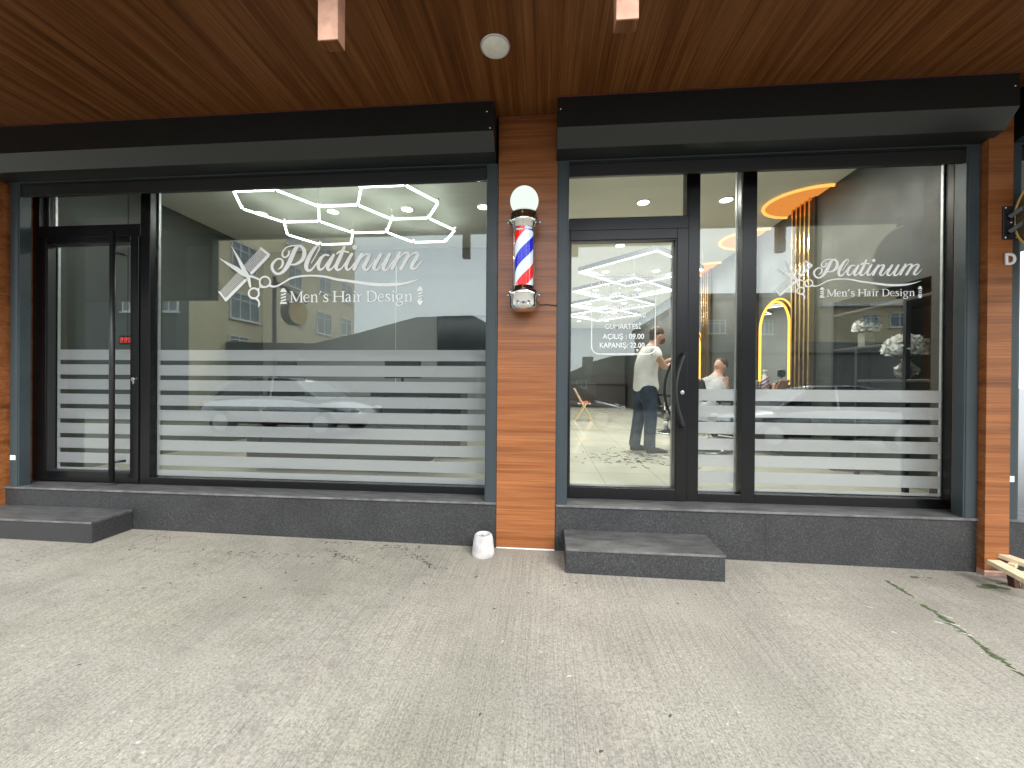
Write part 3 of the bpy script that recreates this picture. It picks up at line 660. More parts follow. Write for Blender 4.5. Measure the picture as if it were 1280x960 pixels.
def stripe_mat():
    m = bpy.data.materials.new('lit_barber_stripes'); m.use_nodes = True; n = m.node_tree; n.nodes.remove(n.nodes['Principled BSDF'])
    tc = n.nodes.new('ShaderNodeTexCoord'); sp = n.nodes.new('ShaderNodeSeparateXYZ'); n.links.new(tc.outputs['Object'], sp.inputs[0])
    def ma(op, *a):
        k = n.nodes.new('ShaderNodeMath'); k.operation = op
        for i, x in enumerate(a):
            if isinstance(x, (int, float)): k.inputs[i].default_value = x
            else: n.links.new(x, k.inputs[i])
        return k.outputs[0]
    ang = ma('ARCTAN2', sp.outputs[1], sp.outputs[0])
    f = ma('FRACT', ma('SUBTRACT', ma('MULTIPLY', sp.outputs[2], 1/.44), ma('MULTIPLY', ang, 1/(2*math.pi)))); f = ma('FRACT', ma('ADD', f, .31))
    c = n.nodes.new('ShaderNodeValToRGB'); c.color_ramp.interpolation = 'CONSTANT'; e = c.color_ramp.elements
    for _ in range(2): e.new(.5)
    for el, (p_, k) in zip(e, ((0, (.9, .01, .01, 1)), (.25, (.80, .88, 1, 1)), (.5, (.01, .02, .62, 1)), (.75, (.80, .88, 1, 1)))): el.position = p_; el.color = k
    n.links.new(f, c.inputs[0]); em = n.nodes.new('ShaderNodeEmission'); em.inputs[1].default_value = .5; n.links.new(c.outputs[0], em.inputs[0])
    n.links.new(em.outputs[0], n.nodes['Material Output'].inputs[0]); return m
MB().lathe([(0, 2.60), (.072, 2.60), (.072, 2.18), (0, 2.18)], (bx, byy, 0), 40).build('striped_drum', stripe_mat(), bp)
for z in (2.68, 2.10): MB().box(bx-.03, bx+.03, byy+.08, -.0005, z-.03, z+.03).build('wall_bracket', M['chrome'], bp, .004)
for s_ in (-1, 1):
    for z in (2.68, 2.10): MB().ball((bx+s_*.122, byy, z), .012, 12, 8).build('knob', M['chrome'], bp)
w = [(bx+.08, -.06, 2.06), (bx+.14, -.012, 2.045), (.0, -.008, 2.05), (.06, -.008, 2.042), (.09, -.01, 2.04)]
tag(MB().tube(w, .0035, 6).build('power_cord', M['iron']), 'thin black cord from the barber pole to the right shutter rail', 'cord')

# bucket / plastic tub at the pillar
p = pz(604, 693, gz(-.5)); tb = empty('plastic_tub', (p.x, p.y, gz(-.5)), 'dusty white upturned plastic tub on the ground left of the middle pillar', 'tub')
z0 = gz(-.5)
MB().lathe([(.088, 0), (.092, .012), (.088, .03), (.085, .06), (.078, .13), (.070, .158), (.060, .168), (.052, .166), (.050, .150), (0, .148)], (p.x, p.y, z0), 36).build('body', M['plastic_w'], tb)
MB().tube([(p.x-.02+.028*t, p.y-.02+.012*t, z0+.151+.022*math.sin(math.pi*t)) for t in [i/8 for i in range(9)]], .006, 8).build('handle', M['plastic_w'], tb)

# sign bracket + round sign on right pillar
br = empty('round_sign', (3.45, -.06, 2.6), 'edge of a round dark sign with gold rim on a black bracket, right pillar', 'sign')
MB().box(3.375, 3.475, -.062, -.051, 2.49, 2.735).build('bracket_plate', M['iron'], br, .002)
for z in (2.68, 2.57): MB().bar((3.40, -.066, z-.035), (3.47, -.10, z+.03), .035, .03).build('bracket_arm', M['iron'], br, .002)
for (x, z) in ((3.388, 2.722), (3.463, 2.722), (3.425, 2.612), (3.388, 2.503), (3.463, 2.503)): MB().ball((x, -.064, z), (.008, .006, .008), 10, 6).build('bolt', M['steel'], br)
cc = Vector((3.51, -.38, 2.63))
MB().disc(cc, (1, 0, 0), .33, .11, 56).build('sign_drum', M['iron'], br, .004)
for s_ in (-1, 1):
    MB().tube([cc+Vector((s_*.056, .325*math.cos(t), .325*math.sin(t))) for t in [2*math.pi*k/56 for k in range(57)]], .008, 8, True, False).build('gold_rim', M['signgold'], br)
    MB().disc(cc+Vector((s_*.057, 0, 0)), (1, 0, 0), .31, .004, 48).build('sign_face', M['sign_brown'], br)

# wooden bench end, lower right
q = pz(1268, 733, gz(3)); zt = .145
bn = empty('wooden_bench', (q.x+.3, q.y, gz(3)), 'pale wooden bench end with a dark leg at the lower right edge', 'bench')
A0 = py(1241, 702, q.y+.06); B0 = py(1300, 733, q.y-.22)
MB().bar(A0, B0, .085, .032).build('plank', M['beech'], bn, .003)
MB().bar(A0+Vector((.17, .12, .005)), B0+Vector((.3, .2, .005)), .085, .03).build('plank', M['beech'], bn, .003)
MB().bar(A0+Vector((.12, 0, -.03)), A0+Vector((.30, .12, -.03)), .04, .03).build('cross_rail', M['beech'], bn, .003)
MB().bar((q.x, q.y, gz(3)-.01), (q.x-.01, q.y+.01, A0.z-.02), .035, .045, (0, 1, 0)).build('leg', simple('dark_stained_leg', (.06, .02, .015), .6, 0, .2, 20), bn, .002)
MB().bar((q.x+.055, q.y-.03, gz(3)-.01), (q.x+.05, q.y-.03, A0.z-.03), .035, .05, (0, 1, 0)).build('leg', M['beech'], bn, .002)

# moss in the pavement joint, paint flecks, crumbs
b = MB()
def blob(mb, x, y, r, h, n=9, sx=1, rot=0):
    z = gz(x); vs = [(x, y, z+h)]
    for k in range(n):
        t = 2*math.pi*k/n; rr = r*random.uniform(.6, 1.15); dx, dy = rr*sx*math.cos(t), rr*math.sin(t)
        vs.append((x+dx*math.cos(rot)-dy*math.sin(rot), y+dx*math.sin(rot)+dy*math.cos(rot), z+.0008))
    mb.add(vs, [(0, i, i % n+1) for i in range(1, n+1)], True)
for (ua, va, ub, vb, n) in ((1110, 724, 1141, 744, 24), (1155, 754, 1222, 800, 34), (1223, 802, 1279, 842, 26)):
    for k in range(n):
        t = k/(n-1); u_, v_ = ua+(ub-ua)*t+random.uniform(-1.5, 1.5), va+(vb-va)*t+random.uniform(-1.2, 1.2); q = pz(u_, v_, 0)
        blob(b, q.x, q.y, random.uniform(.006, .02)*(1-abs(t-.4)*.9), .004, sx=1.6, rot=-.9)
for (u_, v_, r) in ((1143, 719, .02), (1162, 720, .012), (1230, 731, .03), (1240, 730, .035), (1250, 726, .02), (1256, 732, .03)):
    q = pz(u_, v_, 0); blob(b, q.x, q.y, r, .004, sx=1.7)
tag(b.build('moss', M['moss']), 'green moss growing in the joint of the pavement on the right', 'moss', kind='stuff')
b = MB()
for (u_, v_, l, a) in ((1033, 747, .03, 2.6), (1085, 757, .05, 2.5), (1117, 789, .025, 2.6), (1248, 725, .035, 0), (1090, 783, .012, 1), (1182, 768, .06, 2.4), (1190, 778, .07, 2.6), (1200, 783, .05, 2.2), (1172, 776, .05, 2.7), (1206, 790, .05, 2.6), (1212, 792, .03, 2.0), (711, 848, .03, .4), (628, 805, .02, 1), (676, 818, .02, .2), (760, 860, .02, 2)):
    q = pz(u_, v_, 0); dx, dy = math.cos(a)*l/2, math.sin(a)*l/2; zz = gz(q.x)+.0022
    b.tube([(q.x-dx, q.y-dy, zz), (q.x+dx*.1, q.y+dy*.1+.003, zz), (q.x+dx, q.y+dy, zz)], .0022, 6)
tag(b.build('paint_flecks', M['petal_dull']), 'thin white paint drips and crumbs on the concrete', 'paint flecks', kind='stuff')
b = MB()
for _ in range(70):
    u_ = random.gauss(330, 190); v_ = random.uniform(675, 760)
    if not 20 < u_ < 1000: continue
    if v_ < 690+.02*u_ : v_ += 15
    q = pz(u_, v_, 0); blob(b, q.x, q.y, random.uniform(.002, .008), .003, 7, random.uniform(1, 3), random.uniform(0, 3))
for (u0_, v0_, u1_, v1_, n_) in ((408, 693, 450, 706, 46), (505, 690, 545, 712, 46), (190, 676, 215, 680, 16), (240, 712, 262, 716, 10), (400, 680, 530, 690, 40), (150, 690, 400, 700, 50)):
    for _ in range(n_):
        t = random.random(); u_, v_ = u0_+(u1_-u0_)*t+random.gauss(0, 3), v0_+(v1_-v0_)*t+random.gauss(0, 2); q = pz(u_, v_, 0)
        if q.y < -.03: blob(b, q.x, q.y, random.uniform(.002, .009), .003, 7, random.uniform(1, 3), random.uniform(0, 3))
for (u_, v_) in ((180, 741), (99, 838), (752, 941), (870, 743), (530, 732), (618, 763), (720, 730), (665, 704), (248, 724), (135, 744), (600, 896), (848, 755), (838, 896)):
    q = pz(u_, v_, 0); blob(b, q.x, q.y, .006, .004, 7, 2.2, random.uniform(-.5, 1.2))
tag(b.build('dirt_crumbs', M['dirt']), 'small dark leaf bits and dirt crumbs scattered over the concrete', 'dirt', kind='stuff')

# ------------------------------------------------------------------ lamps inside
def lamp(par, loc, sx, sy, watt, col=(1, .97, .90)):
    l = bpy.data.lights.new('lamp', 'AREA'); l.shape = 'RECTANGLE'; l.size = sx; l.size_y = sy; l.energy = watt; l.color = col
    o = bpy.data.objects.new('lamp', l); S.collection.objects.link(o); o.parent = par; o.location = Vector(loc)-LOC.get(par, Vector()); return o
r = .495; cen = [(-3.265, 1.31), (-2.52, .88), (-1.78, 1.31), (-2.52, 1.74), (-3.265, 2.17), (-1.78, 2.17)]
hx = empty('hexagon_light', (-2.5, 1.6, 3.53), 'honeycomb ceiling light of glowing white tubes in the left shop window', 'ceiling light')
seen = set(); verts = {}
for (cx, cy) in cen:
    P = [(cx+r*math.cos(R(60*k)), cy+r*math.sin(R(60*k))) for k in range(6)]
    for k in range(6):
        a, c_ = P[k], P[(k+1) % 6]; key = tuple(sorted([(round(a[0]/.15), round(a[1]/.15)), (round(c_[0]/.15), round(c_[1]/.15))]))
        mid = (round((a[0]+c_[0])/2/.2), round((a[1]+c_[1])/2/.2))
        if mid in seen: continue
        seen.add(mid); A0, B0 = Vector((*a, 3.53)), Vector((*c_, 3.53)); d_ = (B0-A0)*.035
        MB().bar(A0+d_, B0-d_, .022, .022).build('led_tube', M['pole_led'], hx, .006)
        for q_ in (a, c_): verts[(round(q_[0]/.15), round(q_[1]/.15))] = q_
for q_ in verts.values(): MB().tube([(q_[0], q_[1], 3.545), (q_[0], q_[1], 3.575)], .018, 10).build('joint', M['white'], hx)
for q_ in list(verts.values())[::3]: MB().tube([(q_[0], q_[1], 3.57), (q_[0], q_[1], ZI)], .0015, 5).build('hanging_wire', M['spacer'], hx)

ordn = ['nearest', 'second', 'third', 'farthest']
for i, cy in enumerate((3.57, 5.03, 6.5, 7.95)):
    q = empty('square_pendant_light', (1.58, cy, 3.3), '%s of the four glowing square frame lights seen through the right door' % ordn[i], 'pendant light', 'square LED frame lights on the ceiling')
    P = [(1.58-1.02, cy), (1.58, cy-1.04), (1.58+1.02, cy), (1.58, cy+1.04)]
    for k in range(4):
        a, c_ = Vector((*P[k], 3.345)), Vector((*P[(k+1) % 4], 3.345)); MB().bar(a, c_, .045, .07).build('housing', M['lamp_body'], q)
        a, c_ = Vector((*P[k], 3.302)), Vector((*P[(k+1) % 4], 3.302)); MB().bar(a, c_, .024, .012).build('led_strip', M['rect_led'], q)
        MB().tube([(P[k][0], P[k][1], 3.38), (P[k][0], P[k][1], ZI)], .0015, 5).build('hanging_wire', M['spacer'], q)
lab = {}
dls = []
for j, y in enumerate((1.95, 3.56, 5.15, 6.8, 8.5, 10.15, 11.85)):
    for x in (1.24, 2.27): dls.append((x, y, 'right', j))
for k, x in enumerate((-3.99, -2.94, -1.89, -.845)): dls.append((x, 1.94, 'left', k))
num = ['first', 'second', 'third', 'fourth', 'fifth', 'sixth', 'seventh']
proto = None
for (x, y, room, j) in dls:
    if room == 'left': lb = 'round downlight, %s from the left in the left shop ceiling' % num[j]
    else: lb = 'round downlight in the right shop ceiling, %s from the window in the %s row' % (num[j], 'left' if x < 2 else 'right')
    if proto is None:
        proto = empty('downlight', (x, y, ZI), lb, 'downlight', 'round ceiling downlights')
        MB().lathe([(0, -.012), (.075, -.012)], (x, y, ZI), 28).build('lens', M['down_led'], proto)
        MB().lathe([(.075, -.014), (.09, -.010), (.092, 0)], (x, y, ZI), 28).build('rim', M['white'], proto)
        lamp(proto, (x, y, ZI-.016), .13, .13, 16)
    else:
        c_ = copy_tree(proto); c_.location = (x, y, ZI); c_['label'] = lb
        if room == 'left':
            for ch in c_.children:
                if ch.type == 'LIGHT': ch.data = ch.data.copy(); ch.data.energy = 6

# amber coves
for i, y in enumerate((2.10, 3.42, 5.1)):
    q = empty('amber_cove_light', (XR, y, ZI), '%s half round amber glow light on the ceiling beside the gold slats' % ['nearest', 'middle', 'farthest'][i], 'cove light', 'amber half round ceiling lights')
    n = 24; P = [(XR-.002+.50*math.cos(math.pi/2+math.pi*k/n), y+.46*math.sin(math.pi/2+math.pi*k/n)) for k in range(n+1)]
    MB().add([(x, yy, ZI-.004) for x, yy in P], [tuple(range(n+1))]).build('glow_panel', M['cove'], q)
    MB().tube([(x, yy, ZI-.01) for x, yy in P], .02, 8).build('led_rim', M['cove_rim'], q)

# ------------------------------------------------------------------ styling stations on the right wall
def slats(y0, y1, n, lab):
    q = empty('gold_slat_panel', (XR, y0, 1.35), lab, 'wall panel', 'gold slat panels on the right wall')
    MB().box(XR-.03, XR-.001, y0, y1, 1.34, ZI-.002).build('backing', M['darkwood'], q)
    for k in range(n):
        yy = y0+(y1-y0)*(k+.5)/n; MB().box(XR-.075, XR-.031, yy-.013, yy+.013, 1.34, ZI-.002).build('slat', M['gold'], q, .004)
slats(1.93, 2.36, 5, 'nearest gold slat panel on the right wall, full height')
slats(3.28, 3.66, 4, 'gold slat panel partly behind the window mullion')
slats(5.05, 5.45, 4, 'farthest gold slat panel, seen through the narrow pane')
def arch(y0, y1, zt, lab):
    q = empty('arched_mirror', (XR, (y0+y1)/2, 1.4), lab, 'mirror', 'arched mirrors with amber light')
    rr = (y1-y0)/2; cy = (y0+y1)/2; zc_ = zt-rr
    P = [(y0, 1.40), (y0, zc_)]+[(cy-rr*math.cos(math.pi*k/20), zc_+rr*math.sin(math.pi*k/20)) for k in range(1, 20)]+[(y1, zc_), (y1, 1.40)]
    MB().prismx(P, XR-.045, XR-.02).build('mirror_glass', M['mirror'], q)
    MB().tube([(XR-.05, a, c_) for a, c_ in P], .014, 8).build('led_frame', M['amber_led'], q)
    MB().tube([(XR-.012, cy+(a-cy)*1.10, c_*1.0+(.04 if c_ > 1.5 else 0)) for a, c_ in P], .011, 8).build('back_glow_strip', M['amber_led'], q)
arch(2.40, 3.14, 2.60, 'arched mirror with amber light outline beside the nearest gold slats')
arch(5.55, 6.25, 2.55, 'arched amber lit mirror farther back, half hidden by the door frame')
ct = empty('styling_counter', (XR-.2, 2.7, 1.28), 'long black styling counter along the right wall', 'counter')
MB().box(XR-.42, XR-.002, 1.95, 6.4, 1.262, 1.30).build('worktop', M['darkwood'], ct, .004)
MB().box(XR-.36, XR-.002, 2.0, 6.35, .72, 1.258).build('drawers', M['screen'], ct, .004)
def bottle(x, y, z0, prof, mat, name, lab, cat, extra=None):
    q = empty(name, (x, y, z0), lab, cat); MB().lathe(prof, (x, y, z0), 20).build('body', M[mat], q)
    if extra:
        for (nm, pf, mm) in extra: MB().lathe(pf, (x, y, z0), 16).build(nm, M[mm], q)
    return q
zt = 1.30
xx = XR-.34
q = empty('striped_bottle', (xx, 2.42, zt), 'white bottle with red diagonal stripes on the black counter', 'bottle')
MB().lathe([(0, 0), (.045, 0), (.045, .16), (.03, .20), (.022, .22), (.022, .27), (.03, .275), (.03, .30), (0, .30)], (xx, 2.42, zt), 20).build('body', M['white'], q)
for k in range(3):
    MB().tube([(xx+.0465*math.cos(t), 2.42+.0465*math.sin(t), zt+.02+k*.05+.09*(i/12)) for i, t in enumerate([math.pi*.8+math.pi*i/12 for i in range(13)])], .008, 6).build('stripe', M['red' if k != 1 else 'bluep'], q)
bottle(xx+.05, 2.98, zt, [(0, 0), (.035, 0), (.04, .05), (.05, .09), (.07, .12), (.07, .15), (.04, .17), (0, .17)], 'ceramic', 'shaving_brush_pot', 'round grey pot with brushes, leftmost item on the near counter', 'pot')
bottle(xx+.02, 2.72, zt, [(0, 0), (.05, 0), (.055, .07), (.05, .10), (.06, .13), (.03, .16), (0, .165)], 'ceramic', 'jar', 'squat dark jar under the middle of the arched mirror', 'jar')
bottle(xx+.10, 2.66, zt, [(0, 0), (.04, 0), (.04, .14), (.02, .17), (.015, .2), (0, .2)], 'screen', 'spray_bottle', 'black spray bottle in front of the arched mirror', 'spray bottle', [('nozzle', [(0, .2), (.014, .2), (.02, .235), (0, .24)], 'white')])
bottle(xx, 2.56, zt, [(0, 0), (.038, 0), (.04, .09), (.037, .09), (.036, .004), (0, .004)], 'clear', 'glass_tumbler', 'clear glass tumbler beside the striped bottle', 'glass')
bottle(xx+.05, 2.30, zt, [(0, 0), (.05, 0), (.05, .02), (.02, .05), (.03, .09), (.018, .12), (0, .13)], 'copper', 'shaving_bowl_stand', 'small copper stand right of the striped bottle', 'stand')
q = empty('product_box', (xx+.05, 2.12, zt), 'open striped product box at the near end of the counter', 'box')
MB().bar((xx+.05, 2.18, zt), (xx+.05, 2.06, zt+.16), .12, .02).build('lid', M['copper'], q, .002); MB().box(xx-.0, xx+.11, 2.0, 2.14, zt, zt+.05).build('body', M['darkwood'], q, .002)
bottle(xx+.05, 5.2, zt, [(0, 0), (.06, 0), (.06, .16), (0, .16)], 'white', 'towel_tub', 'white tub on the counter seen through the narrow pane', 'tub')
bottle(xx+.05, 4.75, zt, [(0, 0), (.05, 0), (.05, .12), (.02, .15), (.02, .2), (0, .2)], 'ceramic', 'tonic_bottle', 'grey bottle on the counter seen through the narrow pane', 'bottle')
bottle(xx+.05, 4.45, zt, [(0, 0), (.05, 0), (.05, .18), (.03, .2), (.03, .26), (0, .26)], 'carglass', 'tonic_bottle', 'tall dark bottle on the counter nearest the thick mullion', 'bottle')

# niche with dark shelves and flower vases in the near right wall
sh = empty('niche_shelves', (3.5, 1.0, .4), 'dark shelves set in a niche of the right wall behind the wide window pane', 'shelves')
for (y, z0, z1) in ((1.636, .402, 2.358), (1.28, .402, 1.788), (.70, .402, 2.188), (.40, .402, 2.358)): MB().box(XR-.012, XR+.03, y-.016, y+.016, z0, z1).build('upright', M['iron'], sh)
for (y0, y1, z) in ((.717, 1.619, 1.80), (.417, 1.263, 1.445), (.417, 1.619, 2.20), (.417, 1.263, 1.0)):
    MB().box(XR-.008, XR+.428, y0, y1, z-.012, z+.012).build('shelf_board', M['darkwood'], sh, .003)
# vase with big white flowers
def flowers(x, y, z, rv, hv, rb, n, mat, vname, lab, tall=0):
    q = empty(vname, (x, y, z), lab, 'vase')
    if tall: MB().box(x-rv, x+rv, y-rv, y+rv, z, z+hv).build('vase_body', M['ceramic'], q, .004)
    else: MB().lathe([(0, 0), (.05, 0), (rv, hv*.35), (rv*.95, hv*.55), (.035, hv*.85), (.05, hv)], (x, y, z), 28).build('vase_body', M['clear'], q)
    fl = MB()
    for k in range(n):
        a, c_ = random.uniform(0, 6.28), random.uniform(-.2, 1); rr = rb*random.uniform(.75, 1)
        d_ = Vector((math.cos(a)*math.sqrt(max(0, 1-c_*c_))*1.12, math.sin(a)*math.sqrt(max(0, 1-c_*c_)), c_*.9)); p_ = Vector((x, y, z+hv+rb*.55))+d_*rr
        for j in range(5):
            o_ = Vector((random.uniform(-1, 1), random.uniform(-1, 1), random.uniform(-1, 1)))*.022
            v1 = Vector((random.uniform(-1, 1), random.uniform(-1, 1), random.uniform(-1, 1))).normalized()*.02; v2 = v1.orthogonal().normalized()*.02
            fl.add([p_+o_-v1, p_+o_+v2, p_+o_+v1, p_+o_-v2], [(0, 1, 2, 3)])
    fl.build('flower_head', M[mat], q)
    st = MB()
    for k in range(6):
        a = random.uniform(0, 6.28); st.tube([(x, y, z+.03), (x+.02*math.cos(a), y+.02*math.sin(a), z+hv), (x+rb*.5*math.cos(a), y+rb*.5*math.sin(a), z+hv+rb*.5)], .003, 5)
    st.build('stem', M['leaf'], q)
    return q
flowers(3.46, .82, 1.457, .10, .20, .15, 700, 'petal', 'glass_vase', 'round clear vase full of white hydrangea blooms behind the right window')
flowers(3.50, 1.36, 1.812, .05, .16, .10, 130, 'petal', 'flower_pot', 'small pot of cream blossoms higher on the shelf', 1)

# ------------------------------------------------------------------ left shop: screens, furniture
a, c_ = py(547, 395, YBL-.03), py(640, 437, YBL-.03)
tv = empty('wall_screen', ((a.x+c_.x)/2, YBL, c_.z), 'large black television on the back wall of the left shop', 'television')
MB().box(a.x, a.x+1.25, YBL-.06, YBL-.002, c_.z-.30, a.z).build('bezel', M['iron'], tv, .004); MB().box(a.x+.02, a.x+1.23, YBL-.064, YBL-.0605, c_.z-.28, a.z-.02).build('screen', M['screen'], tv)
MB().box(py(495, 380, YBL-.01).x-.006, py(495, 380, YBL-.01).x+.006, YBL-.012, YBL-.001, .4, ZI-.002).build('wall_trim', M['spacer'], tag(empty('cover_strip', (-2.6, YBL, .4), 'thin vertical joint strip on the pale back wall of the left shop', 'trim'), None))
rd = empty('led_display', py(158, 425, .75), 'small red glowing digital display inside the left door', 'display')
q = py(158, 425, .75); MB().box(q.x-.09, q.x+.09, q.y, q.y+.03, q.z-.05, q.z+.05).build('case', M['iron'], rd, .003)
for k in range(3):
    for (dx, dz, w_, h_) in ((0, .022, .03, .006), (0, 0, .03, .006), (0, -.022, .03, .006), (.018, .011, .006, .018)):
        MB().box(q.x-.06+k*.05+dx-w_/2, q.x-.06+k*.05+dx+w_/2, q.y-.003, q.y-.0005, q.z+dz-h_/2, q.z+dz+h_/2).build('segment', M['redled'], rd)
MB().tube([(q.x, q.y+.015, q.z+.05), (q.x, q.y+.015, ZI)], .004, 6).build('hanger', M['iron'], rd)

def sofa(x0, x1, y0, y1, lab):
    q = empty('waiting_sofa', ((x0+x1)/2, (y0+y1)/2, .4), lab, 'sofa')
    MB().box(x0, x1, y0, y1, .52, .72).build('base', M['leather'], q, .02); n = 3; w_ = (x1-x0-.3)/n
    for k in range(n):
        MB().box(x0+.15+k*w_+.005, x0+.15+(k+1)*w_-.005, y0+.005, y1-.2, .72, .86).build('seat_cushion', M['leather'], q, .03, 3)
        MB().box(x0+.15+k*w_+.005, x0+.15+(k+1)*w_-.005, y1-.2, y1-.01, .72, 1.22).build('back_cushion', M['leather'], q, .04, 3)
    for a_ in (x0, x1-.145): MB().box(a_, a_+.145, y0, y1, .52, 1.02).build('armrest', M['leather'], q, .03, 3)
    for (x, y) in ((x0+.06, y0+.06), (x1-.06, y0+.06), (x0+.06, y1-.06), (x1-.06, y1-.06)): MB().tube([(x, y, .4), (x, y, .525)], .02, 10).build('foot', M['chrome'], q)
sofa(-3.25, -1.25, .75, 1.5, 'black leather waiting sofa behind the frosted stripes of the left window')
dk = empty('reception_desk', (-1.75, 2.1, .4), 'black reception desk behind the left window', 'desk')
MB().box(-2.35, -1.12, 1.85, 2.35, .4, 1.32).build('body', M['screen'], dk, .006); MB().box(-2.4, -1.07, 1.8, 2.4, 1.322, 1.36).build('top', M['darkwood'], dk, .004)
mo = empty('monitor', (-2.0, 2.1, 1.36), 'black computer monitor on the reception desk', 'monitor')
MB().bar((-2.25, 2.1, 1.62), (-1.72, 2.05, 1.62), .03, .34).build('screen_panel', M['screen'], mo, .004); MB().tube([(-2, 2.1, 1.37), (-2, 2.1, 1.55)], .02, 10).build('neck', M['iron'], mo); MB().disc((-2, 2.1, 1.367), (0, 0, 1), .11, .012).build('foot', M['iron'], mo)

def barber_chair(x, y, rz, lab, proto=[None]):
    if proto[0]:
        c_ = copy_tree(proto[0]); c_.location = (x, y, .4); c_.rotation_euler.z = rz; c_['label'] = lab; return c_
    q = empty('barber_chair', (0, 0, 0), lab, 'barber chair', 'black barber chairs')
    MB().lathe([(0, 0), (.32, 0), (.33, .015), (.30, .04), (.08, .07), (.06, .10), (0, .10)], n=36).build('base', M['chrome'], q)
    MB().tube([(0, 0, .09), (0, 0, .40)], .05, 20).build('column', M['chrome'], q)
    MB().box(-.27, .27, -.26, .28, .40, .56).build('seat', M['leather'], q, .05, 4)
    b = MB().add([(-.25, -.22, .56), (.25, -.22, .56), (.25, -.34, .56), (-.25, -.34, .56), (-.24, -.40, 1.08), (.24, -.40, 1.08), (.24, -.50, 1.06), (-.24, -.50, 1.06)], [(0, 3, 2, 1), (4, 5, 6, 7), (0, 1, 5, 4), (1, 2, 6, 5), (2, 3, 7, 6), (3, 0, 4, 7)])
    b.build('backrest', M['leather'], q, .045, 4)
    MB().bar((-.13, -.46, 1.22), (.13, -.46, 1.22), .09, .16).build('headrest', M['leather'], q, .03, 3)
    MB().tube([(0, -.45, 1.05), (0, -.46, 1.16)], .015, 8).build('headrest_post', M['chrome'], q)
    for s_ in (-1, 1):
        MB().box(s_*.31-.035, s_*.31+.035, -.26, .20, .74, .79).build('armrest', M['leather'], q, .02, 3)
        MB().tube([(s_*.31, -.2, .74), (s_*.31, -.22, .5), (s_*.25, -.1, .46)], .016, 8).build('arm_support', M['chrome'], q)
        MB().tube([(s_*.31, .15, .74), (s_*.30, .15, .5)], .014, 8).build('arm_support', M['chrome'], q)
    MB().tube([(-.18, .25, .44), (-.18, .50, .22), (.18, .50, .22), (.18, .25, .44)], .014, 8).build('footrest_frame', M['chrome'], q)
    MB().box(-.2, .2, .44, .60, .18, .205).build('footrest', M['chrome'], q, .006)
    q.location = (x, y, .4); q.rotation_euler.z = rz; proto[0] = q; return q
barber_chair(2.45, 2.85, R(-60), 'black barber chair the customer sits in, behind the door frame')
barber_chair(2.45, 5.0, R(-75), 'empty black barber chair farther back, left of the barber')
barber_chair(-4.1, 2.6, R(40), 'black barber chair behind the left end of the frosted window')
# folding chair
q0 = Vector((.98, 7.4, .4)); fc = empty('folding_chair', q0, 'pale wooden folding chair deep in the right shop, orange cloth on it', 'folding chair')
x, y, z = q0
for s_ in (-.2, .2):
    MB().bar((x-.22, y+s_, z), (x+.12, y+s_, z+.50), .03, .03).build('leg', M['beech'], fc, .003)
    MB().bar((x+.26, y+s_*.9, z), (x-.22, y+s_*.9, z+.86), .03, .03).build('back_leg', M['beech'], fc, .003)
for k in range(4): MB().box(x-.12+k*.085, x-.05+k*.085, y-.2, y+.2, z+.445, z+.465).build('seat_slat', M['beech'], fc, .003)
for (dx, dz) in ((-.19, .80), (-.15, .72), (.2, .12)): MB().box(x+dx-.01, x+dx+.01, y-.18, y+.18, z+dz-.025, z+dz+.025).build('cross_slat', M['beech'], fc, .003)
oc = MB()
for i in range(9):
    for j in range(7):
        oc.v.append(Vector((x-.08+i*.034, y-.12+j*.036, z+.47+.035+.03*math.sin(i*1.3+j)*math.cos(j*.9))))
for i in range(8):
    for j in range(6): oc.f.append([i*7+j, (i+1)*7+j, (i+1)*7+j+1, i*7+j+1]); oc.sm.append(True)
tag(oc.build('folded_cloth', M['orange'], solid=.02), 'crumpled orange cloth on the wooden folding chair', 'cloth')
# hair clippings
b = MB()
for _ in range(160):
    u_, v_ = random.gauss(805, 34), random.gauss(571, 6)
    q = pz(u_, v_, .4)
    if not .3 < q.x < 3.1 or q.y < .6: continue
    a = random.uniform(0, 3.14); l = random.uniform(.015, .05); b.tube([(q.x-math.cos(a)*l, q.y-math.sin(a)*l, .403), (q.x, q.y+.01, .405), (q.x+math.cos(a)*l, q.y+math.sin(a)*l, .403)], .003, 5)
tag(b.build('hair_clippings', M['hair']), 'dark hair clippings scattered on the glossy cream floor', 'hair clippings', kind='stuff')
bk = empty('back_counter', (1.5, 13.2, .4), 'grey counter along the far wall of the right shop', 'counter')
MB().box(.0, XR-.1, 13.2, 13.85, .4, 1.35).build('cabinet', M['darkwood'], bk, .01)
MB().box(-.02, XR-.08, 13.15, 13.88, 1.352, 1.39).build('worktop', M['darkwood'], bk, .005)

# ------------------------------------------------------------------ people
def skin(name, V, E, mat, par, sub=2):
    me = bpy.data.meshes.new(name); off = LOC[par]
    me.from_pydata([Vector(v[:3]) for v in V], E, []); o = bpy.data.objects.new(name, me); S.collection.objects.link(o); o.parent = par
    m = o.modifiers.new('skin', 'SKIN'); m.use_smooth_shade = True
    for i, v in enumerate(V):
        r_ = v[3]; me.skin_vertices[0].data[i].radius = r_ if isinstance(r_, tuple) else (r_, r_)
    me.skin_vertices[0].data[0].use_root = True
    s_ = o.modifiers.new('s', 'SUBSURF'); s_.levels = sub; s_.render_levels = sub
    me.materials.append(mat); return o
def chain(n0, n): return [(n0+i, n0+i+1) for i in range(n-1)]
